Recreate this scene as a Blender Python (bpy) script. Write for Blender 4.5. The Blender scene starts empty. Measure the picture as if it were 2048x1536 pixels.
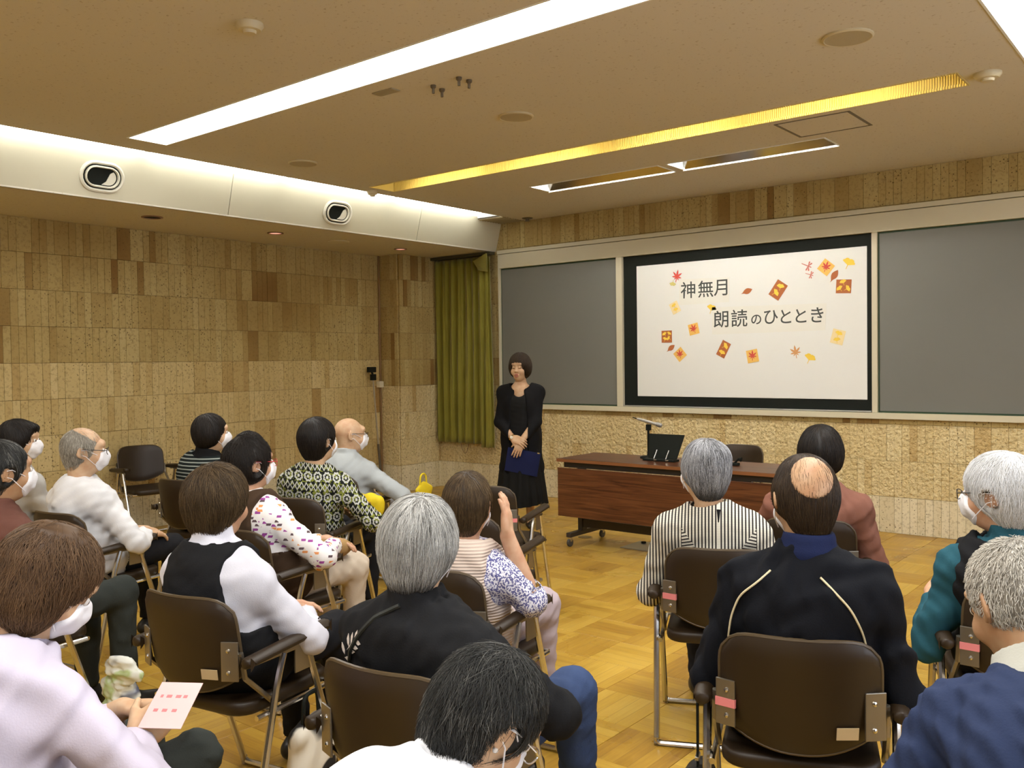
import bpy, bmesh, math, random
import numpy as np
from mathutils import Vector, Matrix, Euler
from mathutils.bvhtree import BVHTree
random.seed(7); np.random.seed(7)
S = bpy.context.scene
COL = S.collection
PI = math.pi
def rad(a): return a * PI / 180.0

# ------------------------------------------------------------------ camera
CAM = (7.4379, -7.76, 1.4627)
cd = bpy.data.cameras.new('camera'); cam = bpy.data.objects.new('camera', cd); COL.objects.link(cam)
cd.sensor_width = 36.0; cd.lens = 31.70; cd.clip_start = 0.05; cd.clip_end = 100
_r = Vector((0.77738, 0.62889, -0.0135)); _u = Vector((-0.00537, 0.0281, 0.99959)); _f = Vector((-0.62901, 0.77699, -0.02522))
mw = Matrix(((_r.x, _u.x, -_f.x, CAM[0]), (_r.y, _u.y, -_f.y, CAM[1]), (_r.z, _u.z, -_f.z, CAM[2]), (0, 0, 0, 1)))
cam.matrix_world = mw
S.camera = cam
def pix(P):
    q = Vector(P) - Vector(CAM); d = q.dot(_f)
    return 1024 + 1803.4 * q.dot(_r) / max(d, 1e-3), 768 - 1803.4 * q.dot(_u) / max(d, 1e-3), d

# ------------------------------------------------------------------ world, exposure
S.view_settings.view_transform = 'Standard'; S.view_settings.look = 'None'
S.view_settings.exposure = 0.0; S.view_settings.gamma = 1.0; S.view_settings.use_curve_mapping = False
W = bpy.data.worlds.new('world'); S.world = W; W.use_nodes = True
bg = W.node_tree.nodes['Background']; bg.inputs[0].default_value = (0.78, 0.86, 1.0, 1); bg.inputs[1].default_value = 5.0
cy = S.cycles; cy.max_bounces = 6; cy.diffuse_bounces = 3; cy.glossy_bounces = 3; cy.transmission_bounces = 4; cy.transparent_max_bounces = 6
cy.caustics_reflective = False; cy.caustics_refractive = False; cy.use_adaptive_sampling = True; cy.adaptive_threshold = 0.08; cy.use_light_tree = False; cy.use_denoising = True
try: S.cycles_curves.shape = 'RIBBONS'; S.cycles_curves.subdivisions = 2
except Exception: pass
LAMP = 21.5        # fluorescent troughs
COVE = 15.0        # cove tubes along the slanted fascia
AMBER = 1.7        # amber trough
SLOT = 26.0         # blackboard lights

# ------------------------------------------------------------------ helpers: nodes
def mat(name, color=(.8, .8, .8), rough=.6, metal=0.0, spec=.5, bump=None, vary=None, sheen=0.0, coat=0.0):
    """Principled material; bump=(scale, strength[, stretch]), vary=(scale, amount)"""
    m = bpy.data.materials.new(name); m.use_nodes = True
    nt = m.node_tree; b = nt.nodes['Principled BSDF']
    b.inputs['Base Color'].default_value = (*color, 1); b.inputs['Roughness'].default_value = rough
    b.inputs['Metallic'].default_value = metal; b.inputs['Specular IOR Level'].default_value = spec
    if sheen: b.inputs['Sheen Weight'].default_value = sheen
    if coat: b.inputs['Coat Weight'].default_value = coat
    if bump or vary:
        tc = nt.nodes.new('ShaderNodeTexCoord')
    if vary:
        n = nt.nodes.new('ShaderNodeTexNoise'); n.inputs['Scale'].default_value = vary[0]; n.inputs['Detail'].default_value = 4
        nt.links.new(tc.outputs['Object'], n.inputs['Vector'])
        mr = nt.nodes.new('ShaderNodeMapRange'); mr.inputs[1].default_value = .3; mr.inputs[2].default_value = .7
        mr.inputs[3].default_value = 1 - vary[1]; mr.inputs[4].default_value = 1 + vary[1]
        nt.links.new(n.outputs[0], mr.inputs[0])
        mx = nt.nodes.new('ShaderNodeVectorMath'); mx.operation = 'SCALE'; mx.inputs[0].default_value = color
        nt.links.new(mr.outputs[0], mx.inputs['Scale']); nt.links.new(mx.outputs[0], b.inputs['Base Color'])
    if bump:
        n = nt.nodes.new('ShaderNodeTexNoise'); n.inputs['Scale'].default_value = bump[0]; n.inputs['Detail'].default_value = 3
        nt.links.new(tc.outputs['Object'], n.inputs['Vector'])
        bp = nt.nodes.new('ShaderNodeBump'); bp.inputs['Strength'].default_value = bump[1]; bp.inputs['Distance'].default_value = .01
        nt.links.new(n.outputs[0], bp.inputs['Height']); nt.links.new(bp.outputs[0], b.inputs['Normal'])
    return m
class N:
    """tiny node-graph builder"""
    def __init__(s, name):
        s.m = bpy.data.materials.new(name); s.m.use_nodes = True; s.nt = s.m.node_tree; s.b = s.nt.nodes['Principled BSDF']
    def n(s, t, **kw):
        x = s.nt.nodes.new('ShaderNode' + t)
        for k, v in kw.items():
            if k.startswith('i_'):
                k2 = k[2:]; k2 = int(k2) if k2.isdigit() else k2
                if hasattr(v, 'is_linked') or hasattr(v, 'links'): s.nt.links.new(v, x.inputs[k2])
                else: x.inputs[k2].default_value = v
            else: setattr(x, k, v)
        return x
    def link(s, a, b): s.nt.links.new(a, b)
    def math(s, op, a, b=0.0, c=None):
        x = s.nt.nodes.new('ShaderNodeMath'); x.operation = op
        for i, v in enumerate((a, b) if c is None else (a, b, c)):
            if hasattr(v, 'is_linked'): s.nt.links.new(v, x.inputs[i])
            else: x.inputs[i].default_value = v
        return x.outputs[0]
    def mix(s, fac, a, b, mode='MIX'):
        x = s.nt.nodes.new('ShaderNodeMix'); x.data_type = 'RGBA'; x.blend_type = mode
        for i, v in ((0, fac), (6, a), (7, b)):
            if hasattr(v, 'is_linked'): s.nt.links.new(v, x.inputs[i])
            else: x.inputs[i].default_value = v if i == 0 else (*v[:3], 1)
        return x.outputs[2]
    def ramp(s, fac, stops, interp='LINEAR'):
        x = s.nt.nodes.new('ShaderNodeValToRGB'); x.color_ramp.interpolation = interp
        el = x.color_ramp.elements
        while len(el) < len(stops): el.new(0.5)
        for e, (p, c) in zip(el, stops): e.position = p; e.color = (*c[:3], 1) if len(c) > 1 else (c[0],) * 3 + (1,)
        s.nt.links.new(fac, x.inputs[0]); return x.outputs[0]
    def color(s, c): s.nt.links.new(c, s.b.inputs['Base Color'])
    def bump(s, h, strength=.4, dist=.01):
        x = s.n('Bump'); x.inputs['Strength'].default_value = strength; x.inputs['Distance'].default_value = dist
        s.link(h, x.inputs['Height']); s.link(x.outputs[0], s.b.inputs['Normal'])
    def set(s, **kw):
        for k, v in kw.items(): s.b.inputs[k.replace('_', ' ')].default_value = v
        return s.m
def emit(name, color, strength):
    m = bpy.data.materials.new(name); m.use_nodes = True; nt = m.node_tree
    nt.nodes.remove(nt.nodes['Principled BSDF']); e = nt.nodes.new('ShaderNodeEmission')
    e.inputs[0].default_value = (*color, 1); e.inputs[1].default_value = strength
    nt.links.new(e.outputs[0], nt.nodes['Material Output'].inputs[0]); return m

# ------------------------------------------------------------------ helpers: objects
def tag(o, label=None, cat=None, group=None, kind=None):
    if label: o['label'] = label
    if cat: o['category'] = cat
    if group: o['group'] = group
    if kind: o['kind'] = kind
    return o
def empty(name, loc=(0, 0, 0), rz=0.0):
    o = bpy.data.objects.new(name, None); COL.objects.link(o); o.location = loc; o.rotation_euler = (0, 0, rz); o.empty_display_size = .1
    return o
def link(name, me, m=None, parent=None, loc=None, smooth=False):
    o = bpy.data.objects.new(name, me); COL.objects.link(o)
    if m is not None and len(me.materials) == 0: me.materials.append(m)
    if parent is not None: o.parent = parent
    if loc is not None: o.location = loc
    if smooth: me.polygons.foreach_set('use_smooth', [True] * len(me.polygons))
    return o
class MB:
    """collects shapes into one mesh"""
    def __init__(s): s.v = []; s.f = []; s.mi = []; s.cur = 0
    def add(s, vs, fs):
        o = len(s.v); s.v += [tuple(v) for v in vs]
        for f in fs: s.f.append(tuple(i + o for i in f)); s.mi.append(s.cur)
        return s
    def box(s, a, b, M=None):
        (x0, y0, z0), (x1, y1, z1) = a, b
        vs = [Vector(p) for p in ((x0, y0, z0), (x1, y0, z0), (x1, y1, z0), (x0, y1, z0), (x0, y0, z1), (x1, y0, z1), (x1, y1, z1), (x0, y1, z1))]
        if M is not None: vs = [M @ v for v in vs]
        return s.add(vs, [(0, 3, 2, 1), (4, 5, 6, 7), (0, 1, 5, 4), (1, 2, 6, 5), (2, 3, 7, 6), (3, 0, 4, 7)])
    def cbox(s, a, b, c=.005, M=None):
        """box with chamfered edges"""
        bm = bmesh.new(); bmesh.ops.create_cube(bm, size=1)
        for v in bm.verts: v.co = Vector(((a[i] + b[i]) / 2 + v.co[i] * (b[i] - a[i]) for i in range(3)))
        bmesh.ops.bevel(bm, geom=bm.edges[:], offset=c, segments=2, affect='EDGES', profile=.6)
        return s.bm(bm, M)
    def bm(s, bm, M=None):
        bm.verts.index_update()
        vs = [(M @ v.co) if M is not None else v.co.copy() for v in bm.verts]; fs = [tuple(v.index for v in f.verts) for f in bm.faces]
        bm.free(); return s.add(vs, fs)
    def tube(s, pts, r, seg=8, cap=True):
        pts = [Vector(p) for p in pts]; n = len(pts); rs = r if hasattr(r, '__len__') else [r] * n
        base = len(s.v); up = None; vs = []; fs = []
        for i, p in enumerate(pts):
            t = (pts[min(i + 1, n - 1)] - pts[max(i - 1, 0)])
            t = t.normalized() if t.length > 1e-9 else Vector((0, 0, 1))
            if up is None:
                a = Vector((0, 0, 1)) if abs(t.z) < .9 else Vector((1, 0, 0)); up = t.cross(a).normalized()
            up = (up - t * up.dot(t)).normalized(); w = t.cross(up)
            for k in range(seg):
                a = 2 * PI * k / seg; vs.append(p + (up * math.cos(a) + w * math.sin(a)) * rs[i])
        for i in range(n - 1):
            for k in range(seg):
                k2 = (k + 1) % seg; fs.append((i * seg + k, i * seg + k2, (i + 1) * seg + k2, (i + 1) * seg + k))
        if cap: fs.append(tuple(range(seg - 1, -1, -1))); fs.append(tuple((n - 1) * seg + k for k in range(seg)))
        return s.add(vs, fs)
    def lathe(s, prof, seg=24, M=None, cap=True):
        vs = []; fs = []; n = len(prof)
        for r, z in prof:
            for k in range(seg):
                a = 2 * PI * k / seg; v = Vector((r * math.cos(a), r * math.sin(a), z)); vs.append(M @ v if M is not None else v)
        for i in range(n - 1):
            for k in range(seg):
                k2 = (k + 1) % seg; fs.append((i * seg + k, i * seg + k2, (i + 1) * seg + k2, (i + 1) * seg + k))
        if cap:
            fs.append(tuple(range(seg - 1, -1, -1))); fs.append(tuple((n - 1) * seg + k for k in range(seg)))
        return s.add(vs, fs)
    def prism(s, poly, h0, h1, M=None):
        """poly in xy extruded h0..h1 along z"""
        n = len(poly); vs = [Vector((x, y, h0)) for x, y in poly] + [Vector((x, y, h1)) for x, y in poly]
        if M is not None: vs = [M @ v for v in vs]
        fs = [tuple(range(n - 1, -1, -1)), tuple(range(n, 2 * n))] + [(i, (i + 1) % n, n + (i + 1) % n, n + i) for i in range(n)]
        return s.add(vs, fs)
    def mesh(s, name, mats=()):
        me = bpy.data.meshes.new(name); me.from_pydata(s.v, [], s.f)
        for m in mats: me.materials.append(m)
        if any(s.mi): me.polygons.foreach_set('material_index', s.mi)
        me.update(); return me
    def build(s, name, m, parent=None, smooth=False, loc=None):
        me = s.mesh(name, m if isinstance(m, (list, tuple)) else (m,))
        o = link(name, me, None, parent, loc, False)
        if smooth:
            me.polygons.foreach_set('use_smooth', [True] * len(me.polygons))
            try: me.set_sharp_from_angle(angle=rad(40))
            except Exception: pass
        return o
def copy_tree(o, parent=None, loc=None, rz=None):
    c = o.copy(); COL.objects.link(c); c.parent = parent
    for ch in o.children: copy_tree(ch, c)
    if loc is not None: c.location = loc
    if rz is not None: c.rotation_euler = (0, 0, rz)
    return c
def bend(pts, r=.03, n=4):
    """round the corners of a polyline"""
    P = [Vector(p) for p in pts]; out = [P[0]]
    for i in range(1, len(P) - 1):
        a = P[i] + (P[i - 1] - P[i]).normalized() * r; b = P[i] + (P[i + 1] - P[i]).normalized() * r
        for k in range(n + 1):
            t = k / n; out.append(a * (1 - t) ** 2 + P[i] * 2 * t * (1 - t) + b * t * t)
    out.append(P[-1]); return out
# ================================================================== THE ROOM
ZC, ZS = 2.987, 2.682                     # ceiling, soffit
XL, XP, XR, YB = -0.255, 0.055, 9.7, -10.6  # left wall, pier face, right wall, rear wall
XF0, XF1, XSL = 0.965, 1.06, 1.38         # fascia bottom, fascia top, far lip of the cove slot
YS = -0.42                                # front end of cove slot

# ---- stone tile material (per-tile tone from object random or the 'rnd' attribute)
def stone(name, stops, rough_amt, pit, obj_rand=1.0):
    g = N(name)
    geo = g.n('NewGeometry'); pos = geo.outputs['Position']
    oi = g.n('ObjectInfo'); at = g.n('Attribute', attribute_name='rnd')
    rnd = g.math('FRACT', g.math('ADD', g.math('MULTIPLY', oi.outputs['Random'], obj_rand), at.outputs['Fac']))
    big = g.n('TexNoise', i_Vector=pos); big.inputs['Scale'].default_value = 1.1; big.inputs['Detail'].default_value = 2
    # most slabs alike, a few clearly darker or lighter
    tone = g.ramp(rnd, [(0, (.02,)), (.05, (.30,)), (.25, (.46,)), (.8, (.58,)), (1, (.80,))])
    v = g.math('ADD', tone, g.math('MULTIPLY', g.math('SUBTRACT', big.outputs[0], .5), .9))
    base = g.ramp(v, stops)
    fine = g.n('TexNoise', i_Vector=pos); fine.inputs['Scale'].default_value = 40; fine.inputs['Detail'].default_value = 2; fine.inputs['Roughness'].default_value = .7
    c1 = g.mix(g.ramp(fine.outputs[0], [(.30, (.45,)), (.50, (0,))]), base, (.20, .125, .04))
    vo = g.n('TexVoronoi', i_Vector=pos); vo.inputs['Scale'].default_value = 34
    thr = g.math('MULTIPLY', g.math('GREATER_THAN', g.math('ADD', big.outputs[0], g.math('MULTIPLY', fine.outputs[0], .8)), .86), pit)
    pits = g.math('LESS_THAN', g.math('ADD', vo.outputs['Distance'], g.math('MULTIPLY', g.math('SUBTRACT', fine.outputs[0], .5), .3)), thr)
    g.color(g.mix(g.math('MULTIPLY', pits, .75), c1, (.08, .048, .018)))
    if rough_amt > .5:
        vr = g.n('TexNoise', i_Vector=pos); vr.inputs['Scale'].default_value = 34; vr.inputs['Detail'].default_value = 2
        g.bump(vr.outputs[0], rough_amt, .03)
    return g.set(Roughness=.85, Specular_IOR_Level=.2)
STOPS_S = [(0, (.24, .135, .040)), (.25, (.36, .245, .085)), (.5, (.455, .34, .135)), (.75, (.51, .40, .175)), (1, (.58, .48, .24))]
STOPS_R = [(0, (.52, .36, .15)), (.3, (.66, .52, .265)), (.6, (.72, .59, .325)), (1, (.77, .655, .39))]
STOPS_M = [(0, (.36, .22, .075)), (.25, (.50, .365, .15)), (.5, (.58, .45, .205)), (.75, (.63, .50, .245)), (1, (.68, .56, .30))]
STOPS_B = [(0, (.60, .51, .31)), (.5, (.70, .615, .41)), (1, (.77, .69, .49))]
M_ST = stone('stone_honed', STOPS_S, .25, .19)
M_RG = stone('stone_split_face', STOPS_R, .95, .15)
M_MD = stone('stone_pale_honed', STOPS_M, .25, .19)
M_BS = stone('stone_base_course', STOPS_B, .22, .17)
M_JOINT = mat('stone_joint', (.15, .09, .04), .95)
M_PLASTER = mat('plaster', (.60, .52, .36), .9, bump=(60, .08))

def tile_mesh(w, h, d=.02, c=.0009):
    """stone slab in local x (along wall), z up, front towards -y; slightly uneven front"""
    m = MB(); x0, x1, z0, z1 = .0009, w - .0009, .0013, h - .0013
    m.add([(x0, 0, z0), (x1, 0, z0), (x1, 0, z1), (x0, 0, z1), (x0, -d + c, z0), (x1, -d + c, z0), (x1, -d + c, z1), (x0, -d + c, z1),
           (x0 + c, -d, z0 + c), (x1 - c, -d, z0 + c), (x1 - c, -d, z1 - c), (x0 + c, -d, z1 - c)],
          [(0, 1, 5, 4), (1, 2, 6, 5), (2, 3, 7, 6), (3, 0, 4, 7), (4, 5, 9, 8), (5, 6, 10, 9), (6, 7, 11, 10), (7, 4, 8, 11), (8, 9, 10, 11)])
    return m
CH = 0.3
def tiled_wall(parent, origin, ang, length, ztop, skip, cls, nmax, seed, z_low=0.0):
    """courses of narrow slabs; ang turns local +x; cls(z)->material. The nmax largest in view become objects, the rest one joined part"""
    rng = random.Random(seed); T = Matrix.Translation(origin) @ Matrix.Rotation(ang, 4, 'Z')
    tiles = []
    z = z_low; k = 0
    while z < ztop - .01:
        h = min(CH, ztop - z); x = -rng.random() * .03 if False else 0.0
        tone = rng.random()
        while x < length - .004:
            w = .06 * rng.choice((1, 1, 1, 1, 2)); w = min(w, length - x)
            if length - x - w < .03: w = length - x
            sk = skip(x, x + w, z, z + h); zz, hh = z, h
            if sk:
                if z >= .95 and z + h < sk[2]: x += w; continue
                if z < sk[1] < z + h: hh = sk[1] - z
                elif z < sk[2] < z + h: zz = sk[2]; hh = z + h - sk[2]
            if hh > .01:
                if rng.random() < .6: tone = rng.random()
                u, v, d = pix(T @ Vector((x + w / 2, 0, zz + hh / 2)))
                inside = -20 < u < 2070 and -20 < v < 1540 and d > .2
                tiles.append(((w * hh / d ** 2) if inside else -1.0, x, zz, w, hh, tone, -rng.random() * .004, cls(z)))
            x += w
        z += CH; k += 1
    tiles.sort(key=lambda t: -t[0])
    cache = {}; rest = {}
    for i, (a, x, z, w, h, tone, dy, m) in enumerate(tiles):
        if i < nmax and a > 0:
            key = (round(w, 4), round(h, 4), m.name)
            if key not in cache: cache[key] = tile_mesh(w, h).mesh('stone_slab', (m,))
            o = bpy.data.objects.new('stone_slab', cache[key]); COL.objects.link(o); o.parent = parent
            o.location = T @ Vector((x, dy, z)); o.rotation_euler = (0, 0, ang)
        else:
            rest.setdefault(m.name, []).append((x, z, w, h, tone, dy, m))
    big = MB(); mats = []; rnds = []
    for nm, lst in rest.items():
        big.cur = len(mats); mats.append(lst[0][-1])
        for x, z, w, h, tone, dy, m in lst:
            tm = tile_mesh(w, h); big.add([T @ Vector((vx + x, vy + dy, vz + z)) for vx, vy, vz in tm.v], tm.f); rnds += [tone] * len(tm.f)
    if mats:
        me = big.mesh('stone_slabs', mats); at = me.attributes.new('rnd', 'FLOAT', 'FACE'); at.data.foreach_set('value', rnds)
        o = link('stone_slabs', me, None, parent); o['kind'] = 'stuff'

# front wall
wf = MB().box((XL - .2, 0.0, 0), (XR + .2, .2, 3.2)).build('wall_front', M_JOINT); tag(wf, kind='structure')
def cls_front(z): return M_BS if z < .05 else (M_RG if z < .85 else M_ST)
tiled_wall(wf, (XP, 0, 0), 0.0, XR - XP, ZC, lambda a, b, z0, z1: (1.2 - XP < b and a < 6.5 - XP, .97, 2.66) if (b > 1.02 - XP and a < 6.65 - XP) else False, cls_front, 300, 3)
# left wall (faces +x): local +x runs along +y so the slab front (-y) turns to +x
wl = MB().box((XL - .2, YB, 0), (XL, 0, 3.2)).build('wall_left', M_JOINT); tag(wl, kind='structure')
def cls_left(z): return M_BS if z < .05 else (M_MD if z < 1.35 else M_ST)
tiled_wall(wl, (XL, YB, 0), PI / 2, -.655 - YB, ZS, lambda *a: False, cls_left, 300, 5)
# pier in the corner
wp = MB().box((XL, -.655, 0), (XP, 0.0, ZS + .2)).build('wall_pier', M_JOINT); tag(wp, kind='structure')
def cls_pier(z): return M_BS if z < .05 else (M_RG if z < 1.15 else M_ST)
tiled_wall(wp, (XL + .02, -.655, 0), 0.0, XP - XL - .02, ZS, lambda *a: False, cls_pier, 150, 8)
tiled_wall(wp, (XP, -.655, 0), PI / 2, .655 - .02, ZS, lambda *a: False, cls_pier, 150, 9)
# unseen walls: right wall with a window band, rear wall
wr = MB()
wr.box((XR, YB, 0), (XR + .2, 0, .95)); wr.box((XR, YB, 2.45), (XR + .2, 0, 3.2))
for y0, y1 in ((YB, -9.9), (-7.5, -7.2), (-4.8, -4.5), (-2.1, 0)): wr.box((XR, y0, .95), (XR + .2, y1, 2.45))
tag(wr.build('wall_right', M_PLASTER), kind='structure')
M_FRAME = mat('window_aluminium', (.55, .55, .53), .4, .6)
gl = bpy.data.materials.new('window_glass'); gl.use_nodes = True
gl.node_tree.nodes['Principled BSDF'].inputs['Transmission Weight'].default_value = 1.0
gl.node_tree.nodes['Principled BSDF'].inputs['Roughness'].default_value = 0.0; gl.node_tree.nodes['Principled BSDF'].inputs['IOR'].default_value = 1.01
for i, (y0, y1) in enumerate(((-9.9, -7.5), (-7.2, -4.8), (-4.5, -2.1))):
    m = MB(); ym = (y0 + y1) / 2
    for a, b in (((y0, .95), (y1, 1.0)), ((y0, 2.4), (y1, 2.45)), ((y0, .95), (y0 + .05, 2.45)), ((y1 - .05, .95), (y1, 2.45)), ((ym - .025, .95), (ym + .025, 2.45))):
        m.box((XR + .06, a[0], a[1]), (XR + .12, b[0], b[1]))
    w = m.build('window_%d' % (i + 1), M_FRAME); tag(w, kind='structure')
tag(MB().box((XL - .2, YB - .2, 0), (XR + .2, YB, 3.2)).build('wall_rear', M_PLASTER), kind='structure')

# ---- floor: parquet squares of 303 mm
def parquet():
    g = N('parquet_oak'); geo = g.n('NewGeometry'); pos = geo.outputs['Position']
    sep = g.n('SeparateXYZ', i_0=pos)
    px = g.math('DIVIDE', g.math('SUBTRACT', sep.outputs[0], 4.335), .303); py = g.math('DIVIDE', g.math('SUBTRACT', sep.outputs[1], -2.902), .303)
    fx = g.math('FLOOR', px); fy = g.math('FLOOR', py)
    par = g.math('FLOORED_MODULO', g.math('ADD', fx, fy), 2.0)
    a = g.mix(par, (1, 0, 0), (0, 1, 0))
    along = g.math('ADD', g.math('MULTIPLY', px, g.math('SUBTRACT', 1.0, par)), g.math('MULTIPLY', py, par))
    across = g.math('ADD', g.math('MULTIPLY', py, g.math('SUBTRACT', 1.0, par)), g.math('MULTIPLY', px, par))
    strip = g.math('FLOOR', g.math('MULTIPLY', across, 5.0))
    cid = g.n('CombineXYZ', i_0=fx, i_1=fy, i_2=strip)
    wn = g.n('TexWhiteNoise', noise_dimensions='3D', i_Vector=cid.outputs[0])
    cid2 = g.n('CombineXYZ', i_0=fx, i_1=fy, i_2=7.0)
    wt = g.n('TexWhiteNoise', noise_dimensions='3D', i_Vector=cid2.outputs[0])
    gv = g.n('CombineXYZ', i_0=g.math('MULTIPLY', along, 1.2), i_1=g.math('MULTIPLY', across, 16.0), i_2=g.math('MULTIPLY', wn.outputs[0], 20.0))
    gr = g.n('TexNoise', i_Vector=gv.outputs[0]); gr.inputs['Scale'].default_value = 1.5; gr.inputs['Detail'].default_value = 4
    cl = g.n('TexNoise', i_Vector=pos); cl.inputs['Scale'].default_value = 2.6; cl.inputs['Detail'].default_value = 4
    v = g.math('ADD', g.math('MULTIPLY', wn.outputs[0], .26), g.math('ADD', g.math('MULTIPLY', wt.outputs[0], .30), g.math('ADD', g.math('MULTIPLY', gr.outputs[0], .42), g.math('MULTIPLY', cl.outputs[0], .28))))
    v = g.math('MULTIPLY', g.math('SUBTRACT', v, .22), 1.1)
    base = g.ramp(v, [(0, (.25, .12, .018)), (.3, (.42, .23, .030)), (.6, (.55, .335, .048)), (1, (.66, .45, .095))])
    fr = g.math('FRACT', g.math('MULTIPLY', across, 5.0)); edge = g.math('LESS_THAN', g.math('MINIMUM', fr, g.math('SUBTRACT', 1.0, fr)), .02)
    g.color(g.mix(g.math('MULTIPLY', edge, .5), base, (.20, .10, .03)))
    rr = g.ramp(cl.outputs[0], [(.3, (.24,)), (.7, (.42,))]); g.link(rr, g.b.inputs['Roughness'])
    return g.set(Specular_IOR_Level=.5)
M_PARQ = parquet()
fl = MB().box((XL - .2, YB - .2, -.15), (XR + .2, .2, -.012)).build('floor', mat('floor_bed', (.12, .06, .02), .9)); tag(fl, kind='structure')
TS = .303; tm = MB(); e, c = .0009, .0012
tm.add([(e, e, -.012), (TS - e, e, -.012), (TS - e, TS - e, -.012), (e, TS - e, -.012), (e, e, -c), (TS - e, e, -c), (TS - e, TS - e, -c), (e, TS - e, -c),
        (e + c, e + c, 0), (TS - e - c, e + c, 0), (TS - e - c, TS - e - c, 0), (e + c, TS - e - c, 0)],
       [(0, 1, 5, 4), (1, 2, 6, 5), (2, 3, 7, 6), (3, 0, 4, 7), (4, 5, 9, 8), (5, 6, 10, 9), (6, 7, 11, 10), (7, 4, 8, 11), (8, 9, 10, 11)])
tile_me = tm.mesh('parquet_tile', (M_PARQ,)); tl = []
for i in range(-16, 18):
    for j in range(-26, 10):
        x, y = 4.335 + i * TS, -2.902 + j * TS
        if x < XL - TS or y > 0: continue
        u, v, d = pix((x + TS / 2, y + TS / 2, 0)); ins = 0 < u < 2048 and 0 < v < 1536 and d > .3
        tl.append((1 / d ** 3 if ins else -1.0, x, y))
tl.sort(key=lambda t: -t[0]); rest = MB(); rng = random.Random(4)
for k, (a, x, y) in enumerate(tl):
    if k < 300 and a > 0:
        o = bpy.data.objects.new('parquet_tile', tile_me); COL.objects.link(o); o.parent = fl; o.location = (x, y, -rng.random() * .0006)
    else:
        rest.add([(vx + x, vy + y, vz) for vx, vy, vz in tm.v], tm.f)
tag(rest.build('parquet_tiles', M_PARQ, fl), kind='stuff')

# ---- ceiling with openings
def ceil_mat():
    g = N('ceiling_board'); geo = g.n('NewGeometry'); pos = geo.outputs['Position']
    n1 = g.n('TexNoise', i_Vector=pos); n1.inputs['Scale'].default_value = 55; n1.inputs['Detail'].default_value = 3
    n2 = g.n('TexNoise', i_Vector=pos); n2.inputs['Scale'].default_value = .9
    sp = g.ramp(n1.outputs[0], [(.29, (1,)), (.37, (0,))])
    base = g.mix(n2.outputs[0], (.63, .58, .485), (.67, .62, .515))
    g.color(g.mix(g.math('MULTIPLY', sp, .5), base, (.34, .25, .13)))
    return g.set(Roughness=.92, Specular_IOR_Level=.15)
M_CEIL = ceil_mat()
HOLES = {'main': (1.66, 6.50, -4.665, -4.375), 'right': (6.55, 6.90, -9.4, -1.95), 'rear': (1.66, 6.50, -7.75, -7.46), 'amber': (1.56, 6.24, -2.43, -2.135),
         'slot1': (2.58, 3.86, -1.485, -1.185), 'slot2': (3.93, 5.18, -1.485, -1.185), 'cove': (XF1, XSL, YB, YS)}
xs = sorted({XF1, XR} | {v for h in HOLES.values() for v in h[:2]}); ys = sorted({YB, 0.0} | {v for h in HOLES.values() for v in h[2:]})
m = MB()
for x0, x1 in zip(xs, xs[1:]):
    for y0, y1 in zip(ys, ys[1:]):
        cx, cy = (x0 + x1) / 2, (y0 + y1) / 2
        if any(h[0] < cx < h[1] and h[2] < cy < h[3] for h in HOLES.values()): continue
        m.box((x0, y0, ZC), (x1, y1, ZC + .012))
ce = m.build('ceiling', M_CEIL); tag(ce, kind='structure')
tag(MB().box((XL - .2, YB - .2, 3.3), (XR + .2, .2, 3.4)).build('ceiling_slab', M_PLASTER), kind='structure')
tag(MB().box((XL, YB, ZS), (XF0 + .004, 0, ZS + .012)).build('ceiling_soffit', M_CEIL), kind='structure')
# slanted fascia in sections with joints
M_FAS = mat('fascia_paint', (.64, .605, .46), .55, bump=(30, .03))
fas = empty('trim_1'); tag(fas, kind='structure')
cuts = [YB, -7.6, -5.5, -3.44, -1.27, -0.0]
for y0, y1 in zip(cuts, cuts[1:]):
    MB().add([(XF0, y0 + .003, ZS), (XF0, y1 - .003, ZS), (XF1, y1 - .003, ZC + .03), (XF1, y0 + .003, ZC + .03),
              (XF0 - .015, y0 + .003, ZS), (XF0 - .015, y1 - .003, ZS), (XF1 - .015, y1 - .003, ZC + .03), (XF1 - .015, y0 + .003, ZC + .03)],
             [(0, 1, 2, 3), (7, 6, 5, 4), (0, 4, 5, 1), (1, 5, 6, 2), (2, 6, 7, 3), (3, 7, 4, 0)]).build('fascia_panel', M_FAS, fas)
MB().box((XF0 - .012, YB, ZS + .01), (XF1 - .02, 0, ZC + .02)).build('fascia_backing', mat('dark_gap', (.05, .04, .03), .9), fas) if False else None

# ---- light troughs
M_WHITE = mat('trough_enamel', (.82, .82, .80), .4)
def trough(name, h, depth, lampmat, label, lampz=None, wall=M_WHITE, group=None):
    x0, x1, y0, y1 = h; t = empty(name, ((x0 + x1) / 2, (y0 + y1) / 2, ZC)); tag(t, label, 'ceiling light', group)
    X, Y = (x1 - x0) / 2, (y1 - y0) / 2; w = .008
    b = MB(); b.box((-X - w, -Y - w, .013), (-X, Y + w, depth)); b.box((X, -Y - w, .013), (X + w, Y + w, depth)); b.box((-X, -Y - w, .013), (X, -Y, depth)); b.box((-X, Y, .013), (X, Y + w, depth)); b.box((-X - w, -Y - w, depth), (X + w, Y + w, depth + .01))
    b.build('housing', wall, t)
    fr = MB()
    for a, c in (((-X, -Y), (X, -Y + .012)), ((-X, Y - .012), (X, Y)), ((-X, -Y + .012), (-X + .012, Y - .012)), ((X - .012, -Y + .012), (X, Y - .012))):
        fr.box((a[0], a[1], -.004), (c[0], c[1], .012))
    fr.build('rim', wall, t)
    return t, X, Y
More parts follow.
